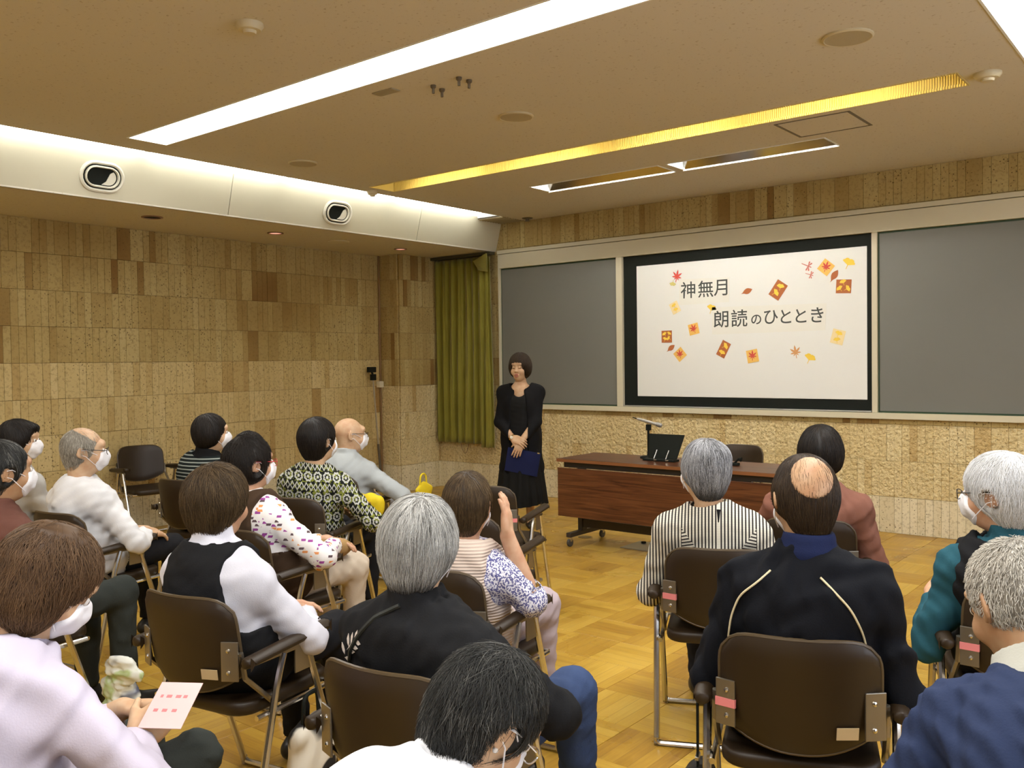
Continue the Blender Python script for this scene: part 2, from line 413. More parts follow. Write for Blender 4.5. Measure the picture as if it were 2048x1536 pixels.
M_LAMP = emit('fluorescent_diffuser', (1.0, .99, .955), LAMP)
for nm, lab in (('main', 'long white fluorescent ceiling trough crossing the room above the audience'), ('right', 'bright white ceiling trough running towards the blackboard at the upper corner'), ('rear', 'added unseen fluorescent ceiling trough lighting the audience from behind')):  # rear trough is an unseen repeat, added to light the room
    t, X, Y = trough('light_trough', HOLES[nm], .14, None, lab)
    MB().box((-X + .012, -Y + .012, .045), (X - .012, Y - .012, .055)).build('diffuser', M_LAMP, t)
# amber trough with ribbed gold reflectors
M_GOLD = N('gold_reflector'); _tc = M_GOLD.n('TexCoord'); _w = M_GOLD.n('TexWave', i_Vector=_tc.outputs['Object']); _w.inputs['Scale'].default_value = 22
M_GOLD.bump(_w.outputs['Fac'], .5, .01); M_GOLD.b.inputs['Base Color'].default_value = (.82, .68, .28, 1); M_GOLD = M_GOLD.set(Roughness=.38, Metallic=.35)
t, X, Y = trough('amber_trough', HOLES['amber'], .15, None, 'amber lit ceiling trough with ribbed gold reflectors', wall=M_GOLD)
M_AMB = emit('amber_tube', (1.0, .84, .46), AMBER * 14)
for k, (a, b) in enumerate(((-2.05, -1.25), (-1.0, -.2), (.15, .95), (1.2, 2.0))):
    MB().tube([(a, -Y + .035, .06), (b, -Y + .035, .06)], .014, 10).build('lamp_tube', M_AMB, t)
# blackboard lights: polished slots
M_MIR = mat('polished_reflector', (.70, .66, .60), .12, 1.0); M_TUBE = emit('slot_tube', (1, .97, .92), SLOT * 6)
for nm, lab in (('slot1', 'recessed blackboard light with polished reflector nearer the curtain'), ('slot2', 'recessed blackboard light with polished reflector beside the ceiling hatch')):
    t, X, Y = trough('board_light', HOLES[nm], .13, None, lab, group='recessed blackboard lights')
    MB().add([(-X + .02, Y - .018, .002), (X - .02, Y - .018, .002), (X - .02, Y - .085, .12), (-X + .02, Y - .085, .12)], [(0, 1, 2, 3)]).build('reflector', M_MIR, t)
    MB().tube([(-X + .06, -Y + .03, .105), (X - .06, -Y + .03, .105)], .014, 10).build('lamp_tube', M_TUBE, t)
    MB().box((-X, Y - .016, -.012), (X, Y - .004, -.003)).build('lip', M_WHITE, t)
# cove: housing and tubes along the fascia
t = empty('cove_light', (XSL, (YB + YS) / 2, ZC)); tag(t, 'continuous cove light strip above the slanted white fascia', 'cove light')
L = (YS - YB) / 2; b = MB()
b.box((XF1 - XSL - .02, -L, .19), (.02, L, .2)); b.box((.0, -L, .013), (.012, L, .19)); b.box((XF1 - XSL - .03, -L, .03), (XF1 - XSL - .02, L, .19)); b.box((XF1 - XSL - .02, L - .01, .013), (0, L, .19))
b.build('housing', M_WHITE, t)
M_COVE = emit('cove_tube', (1.0, .99, .93), COVE)
yy = -L + .1
while yy < L - .3:
    y2 = min(yy + 1.2, L - .05); MB().tube([(-.235, yy, .055), (-.235, y2, .055)], .016, 10).build('lamp_tube', M_COVE, t); yy += 1.26
# grille closing the front end of the slot
gr = empty('air_grille', ((XF1 + XSL) / 2, YS / 2, ZC)); tag(gr, 'small brown louvred air grille at the end of the cove light', 'air grille')
w = (XSL - XF1) / 2; MB().box((-w, YS / 2, .002), (w, -YS / 2, .010)).build('backing', mat('grille_dark', (.10, .07, .03), .8), gr)
M_GRL = mat('grille_slat', (.42, .34, .18), .5, .3)
for k in range(9): MB().box((-w, YS / 2 + .02 + k * .044, -.008), (w, YS / 2 + .03 + k * .044, .002)).build('slat', M_GRL, gr)
# ================================================================== BLACKBOARD WALL
M_FRM = mat('board_frame_paint', (.62, .57, .42), .45)
M_BOARD = mat('chalkboard', (.165, .165, .145), .55, vary=(1.2, .04), spec=.35)
M_GRN = mat('board_edge_green', (.02, .05, .02), .6)
M_BLACK = mat('matte_black', (.006, .008, .006), .7, spec=.2)
M_SCREEN = mat('projection_screen', (.80, .80, .77), .7)
bd = empty('blackboard', (1.01, 0, .94)); tag(bd, 'wide blackboard unit in a cream frame with a central screen bay', 'blackboard')
def wbox(a, b): return (a[0] - 1.01, a[1], a[2] - .94), (b[0] - 1.01, b[1], b[2] - .94)
def fr(name, a, b, m, parent=bd, c=.003):
    return MB().cbox(*wbox(a, b), c).build(name, m, parent)
fr('header', (1.01, -.045, 2.49), (6.66, 0, 2.645), M_FRM); fr('header_cap', (1.005, -.052, 2.65), (6.665, 0, 2.69), M_FRM)
fr('sill', (1.01, -.065, .945), (6.66, 0, .995), M_FRM)
for a, b in ((1.01, 1.035), (2.55, 2.62), (5.045, 5.09), (6.635, 6.66)): fr('post', (a, -.045, .995), (b, 0, 2.49), M_FRM)
for i, (a, b) in enumerate(((1.035, 2.55), (5.09, 6.635))):
    pn = fr('board_panel', (a + .012, -.022, 1.008), (b - .004, 0, 2.475), M_BOARD)
    e = MB(); e.box(*wbox((a, -.018, .996), (b, -.001, 2.489))); e.build('edge_strip', M_GRN, bd)
fr('screen_surround', (2.621, -.012, .996), (5.044, 0, 2.489), M_BLACK)
fr('screen', (2.775, -.018, 1.10), (5.0, -.011, 2.385), M_SCREEN)
fr('chalk_rail', (2.63, -.055, .998), (5.04, -.013, 1.008), mat('chalk_rail_metal', (.6, .6, .58), .35, .7))

# ---- lettering strips on the screen
M_PAPER = mat('washi_paper', (.80, .785, .72), .8); M_INK = mat('brush_ink', (.045, .05, .045), .7)
YSC = -.0195
def flat(pts, y, t=.0012):
    return MB().add([(x, y, z) for x, z in pts] + [(x, y + t, z) for x, z in pts],
                    [tuple(range(len(pts))), tuple(range(2 * len(pts) - 1, len(pts) - 1, -1))] + [(i, len(pts) + i, len(pts) + (i + 1) % len(pts), (i + 1) % len(pts)) for i in range(len(pts))])
def lettering(parent, chars):
    for ch, x, z, h in chars:
        cu = bpy.data.curves.new('character', 'FONT'); cu.body = ch; cu.size = h * 1.12; cu.align_x = 'CENTER'; cu.align_y = 'CENTER'; cu.extrude = .0004; cu.offset = .0012
        o = bpy.data.objects.new('character', cu); COL.objects.link(o); o.parent = parent
        o.rotation_euler = (PI / 2, 0, 0); o.location = (x - parent.location.x, YSC - .0022 - parent.location.y, z - parent.location.z)
        me = bpy.data.meshes.new_from_object(o.evaluated_get(bpy.context.evaluated_depsgraph_get())); me.materials.clear(); me.materials.append(M_INK)
        o2 = bpy.data.objects.new('character', me); COL.objects.link(o2); o2.parent = parent; o2.rotation_euler = o.rotation_euler; o2.location = o.location
        bpy.data.objects.remove(o); o2.name = 'character'
def sign(name, pts, label, chars):
    cx = sum(q[0] for q in pts) / 4; cz = sum(q[1] for q in pts) / 4
    t = empty(name, (cx, YSC, cz)); tag(t, label, 'sign')
    o = flat([(x - cx, z - cz) for x, z in pts], -.0013).build('paper', M_PAPER, t); lettering(t, chars); return t
sign('lettering_strip', [(3.247, 1.977), (3.76, 1.983), (3.763, 2.209), (3.247, 2.225)], 'upper paper strip reading 神無月 on the projection screen',
     [('神', 3.345, 2.104, .15), ('無', 3.525, 2.104, .15), ('月', 3.69, 2.11, .15)])
sign('lettering_strip', [(3.588, 1.686), (4.650, 1.693), (4.662, 1.925), (3.588, 1.941)], 'longer lower paper strip reading 朗読のひととき on the screen',
     [('朗', 3.682, 1.815, .15), ('読', 3.859, 1.815, .15), ('の', 4.024, 1.805, .10), ('ひ', 4.159, 1.82, .135), ('と', 4.298, 1.815, .13), ('と', 4.434, 1.815, .13), ('き', 4.579, 1.817, .135)])
# ---- autumn cut-outs
M_RED = mat('paper_red', (.60, .07, .05), .7); M_RUST = mat('paper_rust', (.40, .12, .035), .7); M_GINK = mat('paper_yellow', (.86, .60, .07), .7)
M_ORG = mat('paper_orange', (.82, .50, .12), .7); M_TAN = mat('paper_tan', (.62, .31, .12), .7); M_PALE = mat('paper_pale', (.86, .70, .38), .7); M_LIME = mat('paper_lime', (.62, .55, .18), .7); M_PINK = mat('paper_rose', (.62, .20, .16), .7)
def rot2(p, a): c, s = math.cos(a), math.sin(a); return (p[0] * c - p[1] * s, p[0] * s + p[1] * c)
def maple(r):
    pts = []; lobes = [(-140, .55), (-95, .75), (-48, .92), (0, 1.0), (48, .92), (95, .75), (140, .55)]
    for i, (a, l) in enumerate(lobes):
        b = rad(90 + a)
        for da, rr in ((-20, .40), (-11, .66), (0, 1.0), (11, .66), (20, .40)): pts.append((r * l * rr * math.cos(b + rad(da)), r * l * rr * math.sin(b + rad(da))))
    pts += [(-.05 * r, -.2 * r), (-.04 * r, -.75 * r), (.04 * r, -.75 * r), (.05 * r, -.2 * r)]
    pts.sort(key=lambda p: (math.atan2(p[1], p[0]) - PI * 1.5) % (2 * PI))
    return pts
def ginkgo(r):
    pts = [(-.06 * r, -.9 * r), (.03 * r, -.9 * r), (.05 * r, -.25 * r)]
    for k in range(13):
        a = rad(10 + k * 160 / 12); w = 1 + .06 * math.sin(k * 2.4); rr = r * (.8 if k == 6 else w); pts.append((rr * math.cos(a), rr * math.sin(a) * .85))
    pts.append((-.05 * r, -.25 * r)); return pts
def leaf(r):
    pts = []
    for k in range(9): t = k / 8; pts.append((r * (2 * t - 1), r * .52 * math.sin(PI * t)))
    for k in range(7, 0, -1): t = k / 8; pts.append((r * (2 * t - 1), -r * .52 * math.sin(PI * t)))
    pts.insert(0, (-r * 1.35, -.04 * r)); return pts
def dragonfly(parent, r):
    flat([rot2(p, .0) for p in ((-.9 * r, -.06 * r), (.8 * r, -.09 * r), (1.0 * r, 0), (.8 * r, .09 * r), (-.9 * r, .06 * r))], -.0013).build('tail', M_PINK, parent)
    for a in (60, 95, -60, -95):
        flat([rot2((x * r + (.0), z * r), rad(a)) for x, z in ((.05, -.05), (.7, -.13), (.85, 0), (.7, .13), (.05, .05))], -.0026).build('wing', M_PINK, parent).location.x = .35 * r
def cut(name, x, z, rot, label, cat, base=None, w=.0, h=.0, bm=None, motifs=(), shape=None):
    t = empty(name, (x, YSC, z)); t.rotation_euler = (0, -rad(rot), 0); tag(t, label, cat)
    if base: flat([(-w, -h), (w, -h), (w, h), (-w, h)], -.0013).build('card', base, t)
    for fn, mx, mz, r, a, m in motifs:
        flat([(mx + q[0], mz + q[1]) for q in (rot2(p, rad(a)) for p in fn(r))], -.0026 if base else -.0013).build('leaf_motif', m, t)
    return t
G = 'leaf'
cut('maple_leaf', 3.222, 2.250, -12, 'red maple leaf cut-out left of the 神無月 strip', 'paper leaf', motifs=[(maple, 0, 0, 0.071, 0, M_RED)])
cut('ginkgo_leaf', 3.180, 2.195, 20, 'tiny lime green leaf cut-out under the red maple leaf', 'paper leaf', motifs=[(ginkgo, 0, 0, .035, 150, M_LIME)])
cut('oval_leaf', 3.940, 2.071, 18, 'rust oval leaf cut-out right of the 神無月 strip', 'paper leaf', motifs=[(leaf, 0, 0, .05, 0, M_RUST)])
cut('leaf_card', 4.230, 2.064, -35, 'upright rust card with two ginkgo leaves tilted above the lower strip', 'paper card', M_RUST, .055, .078, motifs=[(ginkgo, .004, .032, .036, 20, M_GINK), (ginkgo, -.008, -.035, .036, -30, M_GINK)])
d1 = empty('paper_dragonfly', (4.487, YSC, 2.262)); d1.rotation_euler = (0, rad(25), 0); tag(d1, 'larger pink dragonfly cut-out, upper of the two', 'paper dragonfly'); dragonfly(d1, .052)
d2 = empty('paper_dragonfly', (4.512, YSC, 2.182)); d2.rotation_euler = (0, rad(20), 0); tag(d2, 'smaller pink dragonfly cut-out, lower of the two', 'paper dragonfly'); dragonfly(d2, .04)
cut('leaf_card', 4.658, 2.233, -40, 'orange card with red maple leaf beside the dragonflies', 'paper card', M_ORG, .055, .055, motifs=[(maple, 0, 0, 0.055, 20, M_RED)])
cut('ginkgo_leaf', 4.848, 2.25, -25, 'yellow ginkgo leaf cut-out at the top corner of the screen', 'paper leaf', motifs=[(ginkgo, 0, 0, .055, 0, M_GINK)])
cut('oval_leaf', 4.731, 2.160, 55, 'rust oval leaf cut-out between the maple card and the ginkgo card', 'paper leaf', motifs=[(leaf, 0, 0, .052, 0, M_RUST)])
cut('leaf_card', 4.808, 2.060, -3, 'square rust card with three ginkgo leaves near the screen edge', 'paper card', M_RUST, .064, .058, motifs=[(ginkgo, -.005, .034, .03, 20, M_GINK), (ginkgo, -.03, -.02, .03, 40, M_GINK), (ginkgo, .03, -.02, .03, -60, M_GINK)])
cut('leaf_card', 3.200, 1.956, 25, 'pale faded yellow card under the 神無月 strip', 'paper card', M_PALE, .045, .055, motifs=[(ginkgo, 0, .02, .026, 10, M_GINK), (ginkgo, 0, -.025, .026, -10, M_GINK)])
cut('ginkgo_leaf', 3.582, 1.925, -20, 'yellow ginkgo leaf cut-out at the corner of the lower strip', 'paper leaf', motifs=[(ginkgo, 0, 0, .05, 0, M_GINK)])
cut('leaf_card', 3.397, 1.744, 12, 'orange maple card hanging nearest below the faded card', 'paper card', M_ORG, .052, .052, motifs=[(maple, 0, 0, 0.053, 15, M_RED)])
cut('leaf_card', 3.108, 1.681, 0, 'square rust card with four ginkgo leaves at the screen edge', 'paper card', M_RUST, .056, .058, motifs=[(ginkgo, -.022, .022, .026, 30, M_GINK), (ginkgo, .024, .026, .024, -30, M_GINK), (ginkgo, -.02, -.026, .026, -20, M_GINK), (ginkgo, .025, -.018, .024, 60, M_GINK)])
cut('oval_leaf', 3.155, 1.571, 35, 'rust oval leaf cut-out under the square four-leaf card', 'paper leaf', motifs=[(leaf, 0, 0, .046, 0, M_RUST)])
cut('leaf_card', 3.250, 1.506, 40, 'orange maple card turned diamond-wise at the lower corner', 'paper card', M_ORG, .052, .052, motifs=[(maple, 0, 0, 0.051, -30, M_RED)])
cut('leaf_card', 3.701, 1.548, -28, 'upright rust card with two ginkgo leaves under the lower strip', 'paper card', M_RUST, .045, .075, motifs=[(ginkgo, .0, .03, .034, -40, M_GINK), (ginkgo, .0, -.04, .034, 0, M_GINK)])
cut('leaf_card', 3.985, 1.480, 10, 'orange maple card at the bottom centre of the screen', 'paper card', M_ORG, .054, .058, motifs=[(maple, 0, 0, 0.055, -10, M_RED)])
cut('maple_leaf', 4.387, 1.505, 10, 'tan maple leaf cut-out below the end of the lower strip', 'paper leaf', motifs=[(maple, 0, 0, 0.067, 0, M_TAN)])
cut('ginkgo_leaf', 4.511, 1.450, -25, 'yellow ginkgo leaf cut-out beside the tan maple leaf', 'paper leaf', motifs=[(ginkgo, 0, 0, .052, 0, M_GINK)])
cut('leaf_card', 4.757, 1.633, -15, 'pale faded yellow card right of the lower strip', 'paper card', M_PALE, .055, .062, motifs=[(ginkgo, 0, .025, .032, -10, M_GINK), (ginkgo, 0, -.03, .03, 20, M_GINK)])

# ================================================================== CURTAIN
g = N('curtain_velvet'); tc = g.n('TexCoord'); nz = g.n('TexNoise', i_Vector=tc.outputs['Object']); nz.inputs['Scale'].default_value = 4
g.color(g.mix(nz.outputs[0], (.17, .145, .012), (.25, .225, .03))); g.b.inputs['Sheen Weight'].default_value = .35; M_CURT = g.set(Roughness=.75, Specular_IOR_Level=.2)
cu = empty('curtain', (.06, -.10, .52)); tag(cu, 'olive green velvet curtain hanging in the corner by the blackboard', 'curtain')
def drape(name, x0, x1, z0, z1, amp, fold, ph, yoff, flare=0.0, nx=120, nz=26):
    m = MB(); vs = []; fs = []
    for j in range(nz + 1):
        t = j / nz; z = z0 + (z1 - z0) * t
        for i in range(nx + 1):
            s = i / nx; x = x0 + (x1 - x0) * s + .012 * math.sin(7 * s + 3 * t) * (1 - t)
            x += flare * (1 - t) * s
            a = amp * (1.0 - .45 * t); y = yoff + a * math.sin(ph + s * fold * 2 * PI + .8 * math.sin(2.1 * t + s * 5)) + .35 * a * math.sin(2.3 * s * fold * 2 * PI + 1 + 1.5 * t)
            vs.append((x - .06, y + .0, z - .52))
    for j in range(nz):
        for i in range(nx):
            k = j * (nx + 1) + i; fs.append((k, k + 1, k + nx + 2, k + nx + 1))
    o = m.add(vs, fs).build(name, M_CURT, cu, smooth=True); sm = o.modifiers.new('thickness', 'SOLIDIFY'); sm.thickness = .004; return o
drape('curtain_panel', .07, .84, .535, 2.63, .03, 7, .4, 0.0)
drape('curtain_panel', .80, .985, .505, 2.62, .025, 2.4, 1.2, -.045, .015, nx=50)
m = MB().box((.0, -.05, 2.125), (.93, .03, 2.155)); m.build('rail', mat('curtain_rail', (.05, .045, .02), .6), cu)
MB().add([(.72, -.10, 2.06), (.93, -.125, 2.13), (.93, -.11, 1.93), (.80, -.09, 1.95), (.72, -.085, 2.06), (.93, -.10, 2.13), (.93, -.09, 1.93), (.80, -.075, 1.95)],
         [(0, 3, 2, 1), (4, 5, 6, 7), (0, 1, 5, 4), (1, 2, 6, 5), (2, 3, 7, 6), (3, 0, 4, 7)]).build('folded_corner', M_CURT, cu)
pts = [(.48 + .07 * math.sin(k / 12 * PI), -.03, .02 - .17 * math.sin(k / 12 * PI / 1.0) - .0) for k in range(13)]
MB().tube([(.42 + .14 * k / 10, -.02, .03 - .13 * math.sin(PI * k / 10)) for k in range(11)], .003, 6).build('draw_cord', mat('cord_brown', (.16, .10, .05), .8), cu)

# ================================================================== CEILING FITTINGS
M_DISC = mat('speaker_grille', (.46, .39, .25), .7, bump=(200, .3)); M_DRIM = mat('speaker_rim', (.60, .52, .34), .5)
def disc(name, x, y, z, r, label, cat, grp=None, m=M_DISC, rim=M_DRIM, drop=.012):
    t = empty(name, (x, y, z)); tag(t, label, cat, grp)
    MB().lathe([(r, 0), (r, -drop * .6), (r * .93, -drop), (r * .9, -drop * .9), (r * .9, -.001)], 40).build('rim', rim, t, smooth=True)
    MB().lathe([(r * .9, -.002), (r * .9, -drop * .85), (r * .3, -drop * .95), (.001, -drop * .96)], 40, cap=False).build('grille', m, t, smooth=True); return t
disc('ceiling_speaker', 5.97, -3.37, ZC, .118, 'round ceiling speaker nearest the bright corner trough', 'speaker')
disc('ceiling_speaker', 3.92, -3.34, ZC, .110, 'round ceiling speaker above the middle of the room', 'speaker')
disc('ceiling_speaker', 1.90, -3.40, ZC, .110, 'round ceiling speaker nearest the cove light', 'speaker')
def smoke(x, y, r, label):
    t = empty('smoke_detector', (x, y, ZC)); tag(t, label, 'detector'); MB().lathe([(r, 0), (r, -.012), (r * .8, -.03), (r * .5, -.032), (r * .45, -.045), (.001, -.047)], 28).build('housing', M_DRIM, t, smooth=True)
smoke(3.98, -5.32, .062, 'round smoke detector on the ceiling near the camera'); smoke(6.36, -2.30, .07, 'flat detector disc at the end of the amber trough'); smoke(1.44, -2.28, .05, 'small detector disc beside the cove light')
def small(name, m, x, y, z, label, cat, fn, grp=None):
    b = MB(); fn(b); o = b.build(name, m); o.location = (x, y, z); tag(o, label, cat, grp); return o
small('mounting_plate', mat('plate_metal', (.45, .40, .30), .4, .5), 3.69, -4.22, ZC, 'small rectangular metal plate screwed to the ceiling', 'plate', lambda b: b.cbox((-.08, -.035, -.006), (.08, .035, 0), .002))
M_BOLT = mat('bolt_dark', (.16, .13, .09), .5, .6)
for k, (x, y) in enumerate(((3.97, -4.13), (3.96, -4.05), (4.17, -4.14), (4.18, -4.07))):
    small('ceiling_bolt', M_BOLT, x, y, ZC, 'dark anchor bolt, %s of the four on the ceiling' % ('nearest the light trough', 'second', 'third', 'nearest the board')[k], 'bolt', lambda b: b.lathe([(.016, 0), (.016, -.012), (.008, -.02), (.008, -.045), (.001, -.047)], 12), 'anchor bolts beside the main trough')
small('sprinkler', M_BOLT, 1.51, -.14, ZC, 'small dark sprinkler head near the blackboard corner', 'sprinkler', lambda b: b.lathe([(.06, 0), (.055, -.006), (.02, -.008), (.02, -.03), (.03, -.034), (.001, -.036)], 16))
t = empty('ceiling_hatch', (5.295, -1.83, ZC)); tag(t, 'square access hatch in the ceiling beside the amber trough', 'hatch')
MB().box((-.225, -.205, -.003), (.225, .205, 0)).build('lid', M_CEIL, t)
M_GAP = mat('hatch_gap', (.16, .13, .08), .7)
for a, b in (((-.245, -.225), (-.228, .225)), ((.228, -.225), (.245, .225)), ((-.228, -.225), (.228, -.217)), ((-.228, .217), (.228, .225))): MB().box((a[0], a[1], -.004), (b[0], b[1], 0)).build('frame', M_GAP, t)
# soffit downlights
M_PINKL = emit('downlight_glow', (1.0, .45, .30), 1.2)
for x, y, r, lab, mm in ((.50, -3.84, .085, 'dark unlit downlight in the soffit, first from the camera', M_BLACK), (.46, -2.60, .075, 'glowing reddish downlight in the soffit, middle of the row', M_PINKL), (.42, -.96, .07, 'glowing reddish downlight in the soffit above the pier', M_PINKL)):
    t = empty('downlight', (x, y, ZS)); tag(t, lab, 'downlight')
    MB().lathe([(r, 0), (r, -.006), (r * .8, -.008), (r * .78, 0)], 32, cap=False).build('rim', mat('downlight_rim', (.25, .13, .08), .4, .3), t, smooth=True)
    MB().lathe([(r * .78, -.001), (r * .5, -.003), (.001, -.004)], 32, cap=False).build('lens', mm, t)
disc('soffit_speaker', .42, -1.81, ZS, .105, 'flat round speaker in the soffit between two downlights', 'speaker', m=mat('soffit_disc', (.62, .57, .42), .6))
# air nozzles on the fascia
def stadium(a, b, n=10):
    pts = []
    for k in range(n + 1): t = -PI / 2 + PI * k / n; pts.append((a + b * math.cos(t), b * math.sin(t)))
    for k in range(n + 1): t = PI / 2 + PI * k / n; pts.append((-a + b * math.cos(t), b * math.sin(t)))
    return pts
def ring(prof, n=10):
    """prof: list of (halfstraight, radius, height)"""
    m = MB(); vs = []; fs = []
    for a, b, h in prof: vs += [(x, y, h) for x, y in stadium(a, b, n)]
    k = 2 * (n + 1)
    for i in range(len(prof) - 1):
        for j in range(k): fs.append((i * k + j, i * k + (j + 1) % k, (i + 1) * k + (j + 1) % k, (i + 1) * k + j))
    return m.add(vs, fs), k
M_NOZ = mat('nozzle_enamel', (.72, .69, .58), .4); sl = math.atan2(XF1 - XF0, ZC + .03 - ZS)
for y, lab in ((-4.51, 'oval air nozzle on the fascia, the larger one nearer the camera'), (-2.32, 'oval air nozzle on the fascia nearer the curtain')):
    zc = 2.838; x = XF0 + (XF1 - XF0) * (zc - ZS) / (ZC + .03 - ZS)
    t = empty('air_nozzle', (x + .002, y, zc)); t.rotation_euler = Euler((PI / 2, 0, PI / 2)); tag(t, lab, 'air nozzle')
    t.rotation_euler = (Matrix.Rotation(sl, 3, 'Y') @ Euler((PI / 2, 0, PI / 2)).to_matrix()).to_euler()
    a = .055
    ring([(a, .112, 0), (a, .11, .012), (a, .098, .018), (a, .088, .012), (a, .086, .002)])[0].build('outer_ring', M_NOZ, t, smooth=True)
    r, k = ring([(a, .086, .003), (a, .05, .003)]); r.add([(x_, y_, .003) for x_, y_ in stadium(a, .05)], [tuple(range(22))]); r.build('dark_throat', M_BLACK, t)
    ring([(a - .005, .078, .004), (a - .005, .076, .02), (a - .005, .068, .022), (a - .005, .064, .01), (a - .005, .062, .005)])[0].build('inner_ring', M_NOZ, t, smooth=True)
    MB().prism([(p[0], p[1]) for p in stadium(a - .01, .055)][:9] + [(.055, .03), (.03, -.03), (.0, -.055)], .004, .012).build('duct_wall_plate', M_NOZ, t)  # flat pale plate added in place of the duct's visible inner wall
# conduit, junction box, pole at the left wall
o = MB().tube([(0, 0, 0), (0, 0, ZS)], .012, 8).build('conduit_pipe', mat('conduit_brown', (.22, .12, .04), .6)); o.location = (XL + .035, -.69, 0); tag(o, 'thin brown conduit pipe running up the wall corner', 'pipe')
o = MB().cbox((-.03, -.03, -.035), (.03, .03, .035), .006).build('junction_box', mat('switch_cream', (.7, .64, .48), .5)); o.location = (XL + .06, -.72, 1.22); tag(o, 'small cream junction box on the brown conduit', 'switch box')
t = empty('pole_stand', (XL + .13, -.90, 0)); tag(t, 'thin grey telescopic pole with black clamp leaning by the wall corner', 'pole')
MB().tube([(.0, .12, .0), (-.01, .02, 1.27)], [.011, .008], 8).build('pole', mat('pole_metal', (.42, .37, .28), .5, .5), t)
MB().tube([(.0, .12, .0), (-.004, .075, .55)], .014, 8).build('lower_sleeve', mat('pole_dark', (.10, .08, .05), .6), t)
cl = MB().cbox((-.02, -.02, 1.27), (.02, .045, 1.34), .006).cbox((-.025, -.06, 1.36), (.025, .04, 1.42), .006).tube([(0, .01, 1.33), (0, -.01, 1.37)], .012).build('clamp', M_BLACK, t)
for k in range(3):
    a = k * 2.1 + .4; MB().tube([(0, .12, .12), (.10 * math.cos(a), .12 + .10 * math.sin(a), .006)], .006, 6).build('foot', M_BLACK, t)

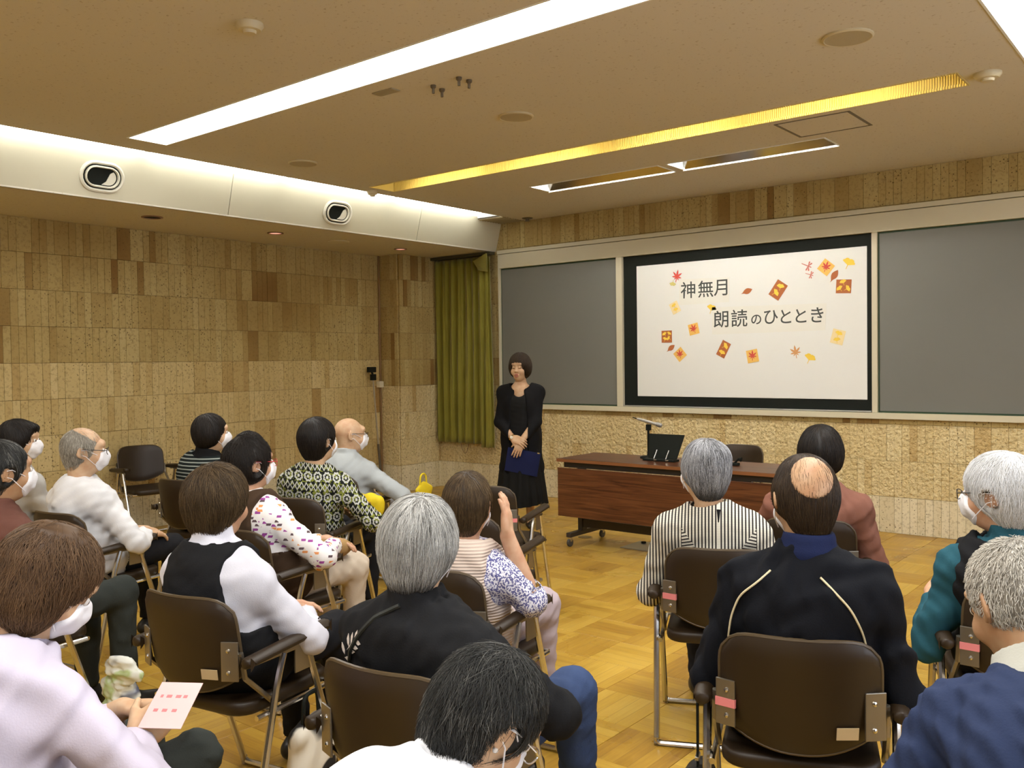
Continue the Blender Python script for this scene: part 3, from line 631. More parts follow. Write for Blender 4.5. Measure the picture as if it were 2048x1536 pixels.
# ================================================================== CHAIRS
M_VINYL = N('brown_vinyl'); _tc = M_VINYL.n('TexCoord'); _n = M_VINYL.n('TexNoise', i_Vector=_tc.outputs['Object']); _n.inputs['Scale'].default_value = 6
M_VINYL.color(M_VINYL.mix(_n.outputs[0], (.018, .0095, .0036), (.031, .0175, .0065))); M_VINYL = M_VINYL.set(Roughness=.46, Specular_IOR_Level=.4)
M_CHROME = mat('chrome_tube', (.62, .60, .57), .22, 1.0); M_STEEL = mat('steel_bracket', (.30, .27, .22), .35, .9); M_PIPE = mat('vinyl_piping', (.075, .050, .024), .4)
M_TAPE = mat('pink_tape', (.72, .22, .22), .6); M_STK = mat('beige_sticker', (.55, .42, .24), .7)
def make_chair():
    t = empty('armchair')
    # backrest shell
    nu, nv = 18, 12; m = MB(); vs = []; fs = []; rim = []
    def P(u, v, side):
        zb = .462 + .06 * abs(u) ** 2.2; zt = .765 - .045 * abs(u) ** 7
        z = zb + (zt - zb) * v; x = .196 * math.copysign(abs(u) ** .96, u)
        vv = 2 * v - 1; x *= 1 - .04 * abs(vv) ** 6
        y = -.185 + .055 * u * u - .16 * (z - .46)
        th = .016 * (1 - .75 * max(abs(u), abs(vv)) ** 8)
        return (x, y + side * th, z)
    for side in (-1, 1):
        for j in range(nv + 1):
            for i in range(nu + 1): vs.append(P(2 * i / nu - 1, j / nv, side))
    k = (nu + 1) * (nv + 1)
    for j in range(nv):
        for i in range(nu):
            a = j * (nu + 1) + i; q = (a, a + 1, a + nu + 2, a + nu + 1); fs.append(q); fs.append(tuple(k + v for v in reversed(q)))
    per = [i for i in range(nu + 1)] + [j * (nu + 1) + nu for j in range(1, nv + 1)] + [nv * (nu + 1) + i for i in range(nu - 1, -1, -1)] + [j * (nu + 1) for j in range(nv - 1, 0, -1)]
    for a, b in zip(per, per[1:] + per[:1]): fs.append((b, a, k + a, k + b))
    bk = m.add(vs, fs).build('backrest', M_VINYL, t, smooth=True)
    loop = [Vector(vs[i]) * .5 + Vector(vs[i + k]) * .5 for i in per]; MB().tube(loop + loop[:1], .0055, 6, cap=False).build('piping', M_PIPE, bk, smooth=True)
    # seat pad
    bm = bmesh.new(); bmesh.ops.create_cube(bm, size=1)
    for v in bm.verts: v.co = Vector((v.co.x * .40, .055 + v.co.y * .42, .412 + v.co.z * .046))
    bmesh.ops.bevel(bm, geom=[e for e in bm.edges if abs((e.verts[0].co - e.verts[1].co).z) > .03], offset=.07, segments=5, affect='EDGES', profile=.5)
    bmesh.ops.bevel(bm, geom=[e for e in bm.edges if abs((e.verts[0].co - e.verts[1].co).z) < .01], offset=.016, segments=3, affect='EDGES', profile=.5)
    MB().bm(bm).build('seat', M_VINYL, t, smooth=True)
    for s in (-1, 1):
        x = s * .241
        bm = bmesh.new(); bmesh.ops.create_cube(bm, size=1)
        for v in bm.verts: v.co = Vector((v.co.x * (.058 if v.co.y > 0 else .050), v.co.y * .37, v.co.z * .033 + v.co.y * .028))
        bmesh.ops.bevel(bm, geom=[e for e in bm.edges if abs((e.verts[0].co - e.verts[1].co).z) > .025], offset=.022, segments=4, affect='EDGES', profile=.5)
        bmesh.ops.bevel(bm, geom=[e for e in bm.edges if abs((e.verts[0].co - e.verts[1].co).z) < .012], offset=.008, segments=2, affect='EDGES', profile=.5)
        MB().bm(bm, Matrix.Translation((x, 0, .590))).build('armrest', M_VINYL, t, smooth=True)
        # side plates with rivets and supporting bars
        Tp = Matrix.Translation((s * .180, -.181, .575)) @ Matrix.Rotation(s * rad(23), 4, 'Z')
        br = MB().cbox((-.027, -.004, -.06), (.027, .002, .06), .002, Tp).build('side_plate', M_STEEL, t)
        for z in (-.033, .033): MB().lathe([(.007, 0), (.006, .003), (.001, .005)], 10, Tp @ Matrix.Translation((-s * .004, -.004, z)) @ Matrix.Rotation(PI / 2, 4, 'X')).build('rivet', M_CHROME, br)
        MB().tube([(s * .207, -.165, .60), (s * .208, -.15, .52), (s * .212, -.03, .405)], .009, 6).build('back_bar', M_STEEL, t)
        MB().cbox((x - .006 if s > 0 else x - .004, -.165, .560), (x + .004 if s > 0 else x + .006, .12, .574), .002).build('arm_bar', M_STEEL, t)
        MB().tube(bend([(s * .241, -.02, .565), (s * .241, -.045, .50), (s * .236, -.155, .04), (s * .236, -.165, .011)], .035), .0118, 8).build('rear_leg', M_CHROME, t, smooth=True)
        MB().tube(bend([(s * .241, .085, .565), (s * .241, .105, .50), (s * .236, .262, .04), (s * .236, .27, .011)], .035), .0118, 8).build('front_leg', M_CHROME, t, smooth=True)
        MB().cbox((s * .241 - .003, .03, .485), (s * .241 + .003, .115, .567), .001).build('gusset', M_STEEL, t)
        MB().tube([(s * .222, -.12, .388), (s * .222, .22, .392)], .009, 8).build('seat_rail', M_CHROME, t, smooth=True)
    MB().tube(bend([(-.236, -.165, .03), (-.236, -.168, .011), (.236, -.168, .011), (.236, -.165, .03)], .018), .0105, 8).build('rear_floor_bar', M_CHROME, t, smooth=True)
    MB().tube(bend([(-.236, .27, .03), (-.236, .273, .011), (.236, .273, .011), (.236, .27, .03)], .018), .0105, 8).build('front_floor_bar', M_CHROME, t, smooth=True)
    MB().tube([(-.222, .225, .392), (.222, .225, .392)], .009, 8).build('cross_rail', M_CHROME, t, smooth=True)
    return t
CHAIR = make_chair()
def seat_at(c):
    """arm-height correction of the chair plan"""
    return (CAM[0] + 1.024 * (c[0] - CAM[0]), CAM[1] + 1.024 * (c[1] - CAM[1]))
def place_chair(x, y, h, label, group=None, tape=(), sticker=False):
    o = copy_tree(CHAIR)
    o.location = (x, y, 0); o.rotation_euler = (0, 0, rad(h - 90)); tag(o, label, 'chair', group)
    for s in tape: MB().box((-.0275, -.0055, -.011), (.0275, .0028, .011), Matrix.Translation((s * .180, -.181, .575)) @ Matrix.Rotation(s * rad(23), 4, 'Z')).build('tape', M_TAPE, o)
    if sticker: MB().box((-.027, -.001, -.016), (.027, .001, .016), Matrix.Translation((.115, -.2015, .532)) @ Matrix.Rotation(rad(16.5), 4, 'Z') @ Matrix.Rotation(rad(9), 4, 'X')).build('sticker', M_STK, o)
    return o
place_chair(*seat_at((4.135, -3.84)), 106, 'empty brown folding armchair nearest the standing woman', 'folding armchairs', (1,))
place_chair(*seat_at((4.68, -4.61)), 103, 'empty brown folding armchair in front of the woman cupping her ear', 'folding armchairs', (1,))
place_chair(.135, -3.725, -8, 'empty brown folding armchair standing against the stone side wall', 'folding armchairs')
place_chair(4.32, -1.20, -93, 'empty brown armchair behind the wooden table', 'folding armchairs')

# ================================================================== TABLE AND WHAT STANDS ON IT
g = N('rosewood_laminate'); tc = g.n('TexCoord'); mp = g.n('Mapping', i_Vector=tc.outputs['Object']); mp.inputs['Scale'].default_value = (1.2, 14, 26)
nz = g.n('TexNoise', i_Vector=mp.outputs[0]); nz.inputs['Scale'].default_value = 1.6; nz.inputs['Detail'].default_value = 5; nz.inputs['Distortion'].default_value = 1.2
g.color(g.ramp(nz.outputs[0], [(.3, (.05, .016, .007)), (.5, (.11, .038, .014)), (.7, (.155, .058, .021))])); M_ROSE = g.set(Roughness=.28, Specular_IOR_Level=.5)
M_EDGE = mat('table_edge', (.22, .085, .03), .35); M_DKST = mat('table_steel', (.03, .022, .016), .5)
tb = empty('folding_table', (4.18, -1.81, 0)); tag(tb, 'long rosewood folding table on casters before the screen', 'table')
MB().cbox((-.90, -.27, .674), (.90, .27, .70), .003).build('tabletop', M_ROSE, tb); MB().box((-.902, -.274, .676), (.902, -.2695, .698)).build('edge_band', M_EDGE, tb)
MB().cbox((-.90, -.262, .25), (.90, -.245, .628), .002).build('modesty_panel', M_ROSE, tb)
MB().box((-.86, -.23, .63), (.86, .2, .673)).build('apron', M_DKST, tb)
for s in (-1, 1):
    x = s * .84
    MB().cbox((x - .02, -.05, .10), (x + .02, .02, .63), .003).build('leg', M_DKST, tb)
    f = MB().cbox((x - .022, -.21, .075), (x + .022, .30, .11), .004).build('foot_bar', M_DKST, tb)
    for y in (-.19, .27):
        c = MB().lathe([(.001, -.011), (.03, -.011), (.032, 0), (.03, .011), (.001, .011)], 20, Matrix.Translation((x, y, .032)) @ Matrix.Rotation(PI / 2, 4, 'Y')).build('caster', mat('caster_rubber', (.05, .045, .04), .5), tb)
        MB().cbox((x - .016, y - .012, .04), (x + .016, y + .012, .078), .003).build('fork', M_CHROME, c)
MB().cbox((-.83, -.04, .135), (.83, -.005, .20), .003).build('stretcher', M_DKST, tb)
# microphone on a desk stand
t = empty('microphone', (3.88, -1.70, .70)); tag(t, 'grey microphone on a black desk stand on the table', 'microphone')
MB().lathe([(.065, 0), (.065, .012), (.05, .018), (.012, .022), (.01, .04)], 32).build('base', M_BLACK, t, smooth=True)
MB().tube([(0, 0, .02), (0, 0, .23)], .009, 10).build('stem', M_BLACK, t); MB().cbox((-.016, -.014, .215), (.02, .014, .262), .004).build('clip', M_BLACK, t)
mi = MB().tube([(-.10, .0, .302), (-.085, 0, .30), (.06, 0, .268), (.075, 0, .265)], [.007, .011, .012, .015], 12).build('body', mat('mic_grey', (.48, .48, .47), .35, .6), t, smooth=True)
MB().tube([(.075, 0, .265), (.11, 0, .257), (.118, 0, .255)], [.017, .017, .010], 12).build('head_grille', mat('mic_head', (.35, .35, .35), .4, .7), t, smooth=True)
MB().tube([(-.10, 0, .302), (-.14, 0, .312)], [.005, .003], 8).build('plug', M_BLACK, t)
# book rest
t = empty('book_rest', (4.06, -1.80, .70)); tag(t, 'black book rest with silver page clips on the table', 'book stand')
R = Matrix.Translation((0, .0, .018)) @ Matrix.Rotation(rad(-22), 4, 'X')
MB().add([R @ Vector(p) for p in ((-.125, 0, 0), (.115, 0, 0), (.145, 0, 0.19), (-.155, 0, .19), (-.125, .008, 0), (.115, .008, 0), (.145, .008, .19), (-.155, .008, .19))], [(0, 1, 2, 3), (7, 6, 5, 4), (0, 4, 5, 1), (1, 5, 6, 2), (2, 6, 7, 3), (3, 7, 4, 0)]).build('back_plate', M_BLACK, t)
MB().cbox((-.14, -.06, 0), (.13, .02, .016), .004).build('tray', M_BLACK, t)
for x in (-.045, .055): MB().tube(bend([(x, -.005, .08), (x - .008, -.045, .012), (x + .004, -.066, .010), (x + .03, -.066, .012)], .012), .0035, 6).build('page_clip', mat('clip_silver', (.75, .75, .73), .25, .9), t, smooth=True)
t = empty('headset', (4.64, -1.80, .70)); tag(t, 'small black gadget lying on the table beside the empty chair', 'gadget')
MB().cbox((-.05, -.025, 0), (.03, .025, .02), .006).build('clip', M_BLACK, t); MB().tube([(.0, 0, .018), (.03, 0, .05), (.05, .0, .045)], [.008, .008, .018], 8).build('head', M_BLACK, t); t.name = 'desk_gadget'
t = empty('bottle', (4.46, -1.72, .70)); tag(t, 'small pale yellow capped bottle on the table', 'bottle')
MB().lathe([(.028, 0), (.03, .01), (.03, .10), (.012, .13), (.012, .145)], 20).build('body', mat('bottle_pale', (.75, .68, .40), .3), t, smooth=True); MB().lathe([(.014, .143), (.014, .165), (.009, .17)], 16).build('cap', M_GINK, t, smooth=True)
# floor outlet plates
t = empty('floor_plate', (3.84, -1.66, 0)); tag(t, 'grey metal floor outlet plate under the table', 'plate')
MB().cbox((-.16, -.15, -.004), (.16, .15, .005), .003).build('plate', mat('floor_plate_steel', (.32, .31, .28), .35, .7), t); MB().lathe([(.02, .005), (.02, .016), (.001, .018)], 14, Matrix.Translation((-.09, .09, 0))).build('knob', M_BLACK, t)
o = MB().lathe([(.055, -.002), (.055, .003), (.001, .004)], 24).build('brass_floor_disc', mat('brass_cap', (.22, .16, .07), .4, .6)); o.location = (3.22, -1.62, 0); tag(o, 'small round metal cap set in the floor beside the table caster', 'floor cap')
# ================================================================== PEOPLE: implicit surfaces -> meshes
V3 = lambda *a: np.array(a, dtype=np.float64)
def nrm(v): v = np.asarray(v, float); return v / (np.linalg.norm(v) + 1e-12)
def rotz(a): c, s = math.cos(a), math.sin(a); return np.array([[c, -s, 0], [s, c, 0], [0, 0, 1.0]])
def rotx(a): c, s = math.cos(a), math.sin(a); return np.array([[1.0, 0, 0], [0, c, -s], [0, s, c]])
def roty(a): c, s = math.cos(a), math.sin(a); return np.array([[c, 0, s], [0, 1.0, 0], [-s, 0, c]])
class Prim:
    __slots__ = ('f', 'c', 'r', 'k', 'op')
    def __init__(s, f, c, r, k=.02, op='u'): s.f, s.c, s.r, s.k, s.op = f, np.asarray(c, float), r, k, op
def cone(a, b, ra, rb, k=.02, op='u'):
    a = np.asarray(a, float); b = np.asarray(b, float); ab = b - a; L2 = max(float(ab @ ab), 1e-9)
    def f(X, Y, Z):
        x, y, z = X - a[0], Y - a[1], Z - a[2]
        t = np.clip((x * ab[0] + y * ab[1] + z * ab[2]) / L2, 0, 1)
        return np.sqrt((x - t * ab[0]) ** 2 + (y - t * ab[1]) ** 2 + (z - t * ab[2]) ** 2) - (ra + t * (rb - ra))
    return Prim(f, (a + b) / 2, math.sqrt(L2) / 2 + max(ra, rb), k, op)
def ell(c, r, R=None, k=.02, op='u'):
    c = np.asarray(c, float); R = np.eye(3) if R is None else R; r = np.asarray(r, float)
    def f(X, Y, Z):
        x, y, z = X - c[0], Y - c[1], Z - c[2]
        p = [R[0, i] * x + R[1, i] * y + R[2, i] * z for i in range(3)]
        k0 = np.sqrt((p[0] / r[0]) ** 2 + (p[1] / r[1]) ** 2 + (p[2] / r[2]) ** 2); k1 = np.sqrt((p[0] / r[0] ** 2) ** 2 + (p[1] / r[1] ** 2) ** 2 + (p[2] / r[2] ** 2) ** 2) + 1e-9
        return k0 * (k0 - 1) / k1
    return Prim(f, c, float(max(r)), k, op)
def plane(c, n, size, k=.002):
    """removes what lies on the +n side of the plane, within size of c"""
    c = np.asarray(c, float); n = nrm(n)
    def f(X, Y, Z):
        d = (X - c[0]) * n[0] + (Y - c[1]) * n[1] + (Z - c[2]) * n[2]
        R = np.sqrt((X - c[0]) ** 2 + (Y - c[1]) ** 2 + (Z - c[2]) ** 2) - size
        return np.maximum(-d, R)
    return Prim(f, c, size, k, 's')
def comb(d, e, k, op):
    if op == 'u':
        h = np.maximum(k - np.abs(d - e), 0) / k; return np.minimum(d, e) - h * h * k * .25
    if op == 's':
        e = -e; h = np.maximum(k - np.abs(d - e), 0) / k; return np.maximum(d, e) + h * h * k * .25
    h = np.maximum(k - np.abs(d - e), 0) / k; return np.maximum(d, e) + h * h * k * .25
def evalpts(ops, P):
    d = np.full(len(P), 1.0)
    for o in ops: d = comb(d, o.f(P[:, 0], P[:, 1], P[:, 2]), o.k, o.op)
    return d
def grad(ops, P, e=.0015):
    g = np.zeros_like(P)
    for i in range(3):
        q = P.copy(); q[:, i] += e; a = evalpts(ops, q); q[:, i] -= 2 * e; g[:, i] = a - evalpts(ops, q)
    return g / (np.linalg.norm(g, axis=1, keepdims=True) + 1e-12)
def field(ops, h, wrinkle=None):
    u = [o for o in ops if o.op == 'u']
    lo = np.min([o.c - o.r for o in u], axis=0) - 3 * h - .01; hi = np.max([o.c + o.r for o in u], axis=0) + 3 * h + .01
    n = np.ceil((hi - lo) / h).astype(int) + 1
    ax = [(lo[i] + h * np.arange(n[i])).astype(np.float32) for i in range(3)]
    d = np.full(n, .2, np.float32)
    for o in ops:
        m = o.k + 2.5 * h if o.op != 'i' else 9
        s = tuple(slice(max(0, int((o.c[i] - o.r - m - lo[i]) / h)), min(n[i], int((o.c[i] + o.r + m - lo[i]) / h) + 2)) for i in range(3))
        if any(q.stop <= q.start for q in s): continue
        X = ax[0][s[0]][:, None, None]; Y = ax[1][s[1]][None, :, None]; Z = ax[2][s[2]][None, None, :]
        d[s] = comb(d[s], o.f(X, Y, Z).astype(np.float32), o.k, o.op)
    if wrinkle:
        amp, fr, seed = wrinkle; rs = np.random.RandomState(seed); X = ax[0][:, None, None]; Y = ax[1][None, :, None]; Z = ax[2][None, None, :]
        acc = 0
        for i in range(4):
            k1 = rs.normal(size=3) * fr * (.6 + .5 * i); k2 = rs.normal(size=3) * fr * .5
            acc = acc + np.sin(k1[0] * X + k1[1] * Y + k1[2] * Z + rs.rand() * 6 + 1.6 * np.sin(k2[0] * X + k2[1] * Y + k2[2] * Z)) / (1 + .5 * i)
        d = d + (amp * .5 * acc).astype(np.float32)
    return d, lo
def nets(d, lo, h):
    s = d < 0; n = d.shape
    off = [(i, j, k) for i in (0, 1) for j in (0, 1) for k in (0, 1)]
    tot = sum(s[i:n[0] - 1 + i, j:n[1] - 1 + j, k:n[2] - 1 + k].astype(np.int8) for i, j, k in off)
    act = (tot > 0) & (tot < 8); cells = np.argwhere(act)
    if len(cells) == 0: return np.zeros((0, 3)), np.zeros((0, 4), int)
    idx = np.full(act.shape, -1, np.int64); idx[act] = np.arange(len(cells))
    val = np.stack([d[cells[:, 0] + i, cells[:, 1] + j, cells[:, 2] + k] for i, j, k in off], 1)
    acc = np.zeros((len(cells), 3)); cnt = np.zeros(len(cells)); O = np.array(off, float)
    for a in range(8):
        for b in range(a + 1, 8):
            if np.abs(O[a] - O[b]).sum() != 1: continue
            va, vb = val[:, a], val[:, b]; m = (va < 0) != (vb < 0); t = va[m] / (va[m] - vb[m])
            acc[m] += O[a] + t[:, None] * (O[b] - O[a]); cnt[m] += 1
    verts = lo + h * (cells + acc / cnt[:, None]); quads = []
    for axis in range(3):
        a1, a2 = (axis + 1) % 3, (axis + 2) % 3
        sl0 = [slice(None)] * 3; sl1 = [slice(None)] * 3; sl0[axis] = slice(0, -1); sl1[axis] = slice(1, None)
        e = np.argwhere(s[tuple(sl0)] != s[tuple(sl1)])
        e = e[(e[:, a1] >= 1) & (e[:, a1] <= n[a1] - 2) & (e[:, a2] >= 1) & (e[:, a2] <= n[a2] - 2)]
        if len(e) == 0: continue
        ins = s[e[:, 0], e[:, 1], e[:, 2]]
        def cell(d1, d2):
            q = e.copy(); q[:, a1] -= d1; q[:, a2] -= d2; return idx[q[:, 0], q[:, 1], q[:, 2]]
        q = np.stack([cell(1, 1), cell(0, 1), cell(0, 0), cell(1, 0)], 1); q[~ins] = q[~ins][:, ::-1]; quads.append(q)
    return verts, np.concatenate(quads)
def relax(v, q, it=1, lam=.5):
    for _ in range(it):
        acc = np.zeros_like(v); cnt = np.zeros(len(v))
        for a in range(4):
            for b in ((a + 1) % 4, (a + 3) % 4): np.add.at(acc, q[:, a], v[q[:, b]]); np.add.at(cnt, q[:, a], 1)
        v = v + lam * (acc / np.maximum(cnt, 1)[:, None] - v)
    return v
def to_mesh(name, parts, m):
    """parts: list of (verts, quads)"""
    vs = []; qs = []; o = 0
    for v, q in parts: vs.append(v); qs.append(q + o); o += len(v)
    v = np.concatenate(vs); q = np.concatenate(qs)
    me = bpy.data.meshes.new(name); me.vertices.add(len(v)); me.vertices.foreach_set('co', v.astype(np.float32).ravel())
    me.loops.add(q.size); me.loops.foreach_set('vertex_index', q.astype(np.int32).ravel())
    me.polygons.add(len(q)); me.polygons.foreach_set('loop_start', np.arange(0, q.size, 4, dtype=np.int32))
    me.polygons.foreach_set('use_smooth', np.ones(len(q), bool)); me.update(calc_edges=True); me.validate()
    if m is not None: me.materials.append(m)
    return me
def solid(ops, h, wrinkle=None, sm=0):
    v, q = nets(*field(ops, h, wrinkle), h)
    return (relax(v, q, sm) if sm and len(q) else v), q

# ------------------------------------------------------------------ anatomy
def head_ops(H, R, fem=1.0, nose=1.0, sc=1.0):
    e = lambda c, r, k=.03, op='u', T=None: ell(H(c), np.asarray(r) * sc, R if T is None else R @ T, k, op)
    o = [e((0, -.014, .030), (.076, .095, .086)), e((0, .028, -.030), (.063 * fem, .068, .080), .035), e((0, .048, -.088), (.034, .034, .026), .03),
         e((0, .088, .042), (.048, .014, .018), .03), e((.036, .072, -.035), (.026, .022, .026), .02), e((-.036, .072, -.035), (.026, .022, .026), .02)]
    for s in (-1, 1):
        o.append(e((s * .032, .104, .008), (.016, .013, .011), .016, 's'))
        o.append(e((s * .031, .089, .008), (.012, .012, .010), .006))
    o.append(cone(H((0, .094, .012)), H((0, .112 * nose, -.024)), .007, .0105, .012))
    for s in (-1, 1): o.append(e((s * .010, .104, -.028), (.007, .009, .006), .008))
    o.append(e((0, .098, -.058), (.024, .010, .0065), .006)); o.append(e((0, .0945, -.070), (.020, .010, .006), .006)); o.append(e((0, .112, -.0635), (.020, .012, .0015), .003, 's'))
    for s in (-1, 1):
        T = rotz(s * .55) @ rotx(-.16)
        o.append(e((s * .085, -.016, -.002), (.0075, .020, .033), .006, 'u', T)); o.append(e((s * .093, -.010, .002), (.0045, .011, .020), .006, 's', T)); o.append(e((s * .080, -.004, -.028), (.006, .009, .010), .006))
    return o
def hand_ops(W, F, D, thumb, curl=.5, s=1.0, spread=.0):
    """wrist W, finger direction F, back-of-hand normal D, thumb = +1/-1 along X = F x D"""
    F = nrm(F); D = nrm(np.asarray(D, float) - F * np.dot(D, F)); X = np.cross(F, D); R = np.stack([X, F, D], 1)
    P = lambda x, y, z: np.asarray(W, float) + s * (x * X + y * F + z * D)
    o = [ell(P(0, .045, 0), s * V3(.041, .056, .0165), R, .02), cone(P(-.026, .03, 0), P(-.028, .082, 0), s * .013, s * .012, .015), cone(P(.026, .03, 0), P(.028, .082, 0), s * .013, s * .012, .015)]
    xs = (-.031, -.0105, .0105, .031) if thumb > 0 else (.031, .0105, -.0105, -.031); ln = (.060, .075, .080, .072)
    for i in range(4):
        p = P(xs[i], .086 - .006 * (i == 0), .0); ang = curl * .55; L = ln[i] * s
        fan = (xs[i] / .031) * (.10 + spread)
        for fr, r0, r1, da in ((.45, .0092, .0085, curl * .75), (.31, .0085, .0078, curl * .55), (.24, .0078, .0062, 0)):
            dv = math.cos(ang) * (F + X * fan) - math.sin(ang) * D; q = p + nrm(dv) * L * fr
            o.append(cone(p, q, s * r0, s * r1, .004)); p = q; ang += da
    t = thumb; p = P(t * .026, .014, -.004); d1 = nrm(t * .62 * X + .75 * F - .25 * D); q = p + d1 * .043 * s; d2 = nrm(t * .30 * X + .9 * F - (.25 + .3 * curl) * D); w = q + d2 * .036 * s
    o += [cone(p, q, s * .015, s * .0105, .012), cone(q, w, s * .0102, s * .0075, .005)]
    return o
def ik(S_, W_, l1, l2, pole):
    d = W_ - S_; L = np.linalg.norm(d); u = d / max(L, 1e-6)
    if L > (l1 + l2) * .995: L = (l1 + l2) * .995
    a = (l1 * l1 - l2 * l2 + L * L) / (2 * L); h = math.sqrt(max(l1 * l1 - a * a, 0)); pole = np.asarray(pole, float); pv = nrm(pole - u * np.dot(pole, u))
    return S_ + u * a + pv * h
# ------------------------------------------------------------------ materials for people
def skin(name, c):
    g = N(name); tc = g.n('TexCoord'); n = g.n('TexNoise', i_Vector=tc.outputs['Object']); n.inputs['Scale'].default_value = 28
    g.color(g.mix(g.ramp(n.outputs[0], [(.35, (0,)), (.7, (1,))]), c, tuple(x * y for x, y in zip(c, (.90, .78, .72)))))
    g.b.inputs['Subsurface Weight'].default_value = 0.0
    return g.set(Roughness=.48, Specular_IOR_Level=.4)
SK1 = skin('skin_light', (.60, .40, .245)); SK2 = skin('skin_tan', (.46, .28, .155)); SK3 = skin('skin_rosy', (.56, .335, .21))
def fabric(name, c, rough=.85, vary=.1, sc=30, bs=.10, sheen=0.0): return mat(name, c, rough, bump=(sc * 8, bs), vary=(sc / 6, vary), sheen=sheen, spec=.15)
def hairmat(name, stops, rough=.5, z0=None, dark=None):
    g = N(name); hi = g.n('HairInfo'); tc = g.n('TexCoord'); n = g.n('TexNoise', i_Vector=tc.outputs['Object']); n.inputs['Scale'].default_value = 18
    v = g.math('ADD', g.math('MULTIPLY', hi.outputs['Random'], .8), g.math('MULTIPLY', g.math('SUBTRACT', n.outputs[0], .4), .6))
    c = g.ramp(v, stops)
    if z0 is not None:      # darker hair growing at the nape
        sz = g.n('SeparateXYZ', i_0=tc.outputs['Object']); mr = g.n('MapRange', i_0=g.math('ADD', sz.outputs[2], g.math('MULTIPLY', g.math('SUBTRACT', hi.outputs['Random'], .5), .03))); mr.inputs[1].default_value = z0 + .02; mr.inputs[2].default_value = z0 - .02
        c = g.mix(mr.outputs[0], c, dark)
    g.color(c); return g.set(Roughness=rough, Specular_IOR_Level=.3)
H_BLACK = hairmat('hair_black', [(0, (.006, .004, .003)), (.8, (.022, .015, .010)), (1, (.05, .035, .025))])
H_DARK = hairmat('hair_dark_brown', [(0, (.014, .008, .004)), (.7, (.045, .026, .012)), (1, (.085, .052, .026))])
H_BROWN = hairmat('hair_brown', [(0, (.030, .017, .007)), (.6, (.085, .052, .022)), (1, (.17, .11, .05))])
H_CHEST = hairmat('hair_chestnut', [(0, (.055, .028, .012)), (.6, (.12, .065, .03)), (1, (.20, .115, .055))])
H_GREY = hairmat('hair_grey', [(0, (.13, .125, .115)), (.4, (.36, .35, .325)), (1, (.66, .65, .62))])
H_SALT = hairmat('hair_salt_pepper', [(0, (.05, .05, .05)), (.35, (.22, .22, .225)), (.7, (.42, .42, .43)), (1, (.62, .62, .62))])
H_STEEL = hairmat('hair_steel', [(0, (.010, .010, .009)), (.72, (.036, .035, .031)), (.88, (.16, .155, .14)), (1, (.32, .31, .28))])
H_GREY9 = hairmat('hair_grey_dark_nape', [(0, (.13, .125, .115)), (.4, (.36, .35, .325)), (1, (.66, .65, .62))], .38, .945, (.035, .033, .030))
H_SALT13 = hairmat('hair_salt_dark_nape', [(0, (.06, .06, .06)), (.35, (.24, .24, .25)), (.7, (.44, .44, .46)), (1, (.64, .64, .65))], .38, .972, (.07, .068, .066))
H_CROP = hairmat('hair_cropped_grey', [(0, (.22, .20, .17)), (.4, (.46, .43, .37)), (1, (.74, .70, .63))], .5)
H_WHITE = hairmat('hair_white', [(0, (.48, .47, .46)), (.4, (.68, .68, .68)), (1, (.88, .88, .90))])
H_PEPPER = hairmat('hair_pepper', [(0, (.18, .16, .13)), (.5, (.40, .36, .29)), (1, (.62, .57, .48))])
M_MASK = mat('mask_white', (.82, .80, .82), .8, bump=(90, .1)); M_SPEC = mat('spectacle_dark', (.03, .025, .02), .35, .3); M_SPECR = mat('spectacle_red', (.55, .04, .04), .35); M_SPECS = mat('spectacle_silver', (.7, .7, .7), .25, .9)
M_SHOE = mat('shoe_black', (.012, .011, .010), .4); M_SOLE = mat('shoe_sole', (.10, .09, .08), .6)
BLACKF = fabric('cloth_black', (.010, .010, .011)); DKTROU = fabric('trouser_black', (.012, .012, .014)); CHAR = fabric('trouser_charcoal', (.030, .034, .030)); BEIGE = fabric('trouser_beige', (.55, .46, .36)); DENIM = fabric('denim_blue', (.035, .056, .125), vary=.3)
GREYT = fabric('trouser_grey', (.25, .25, .27))

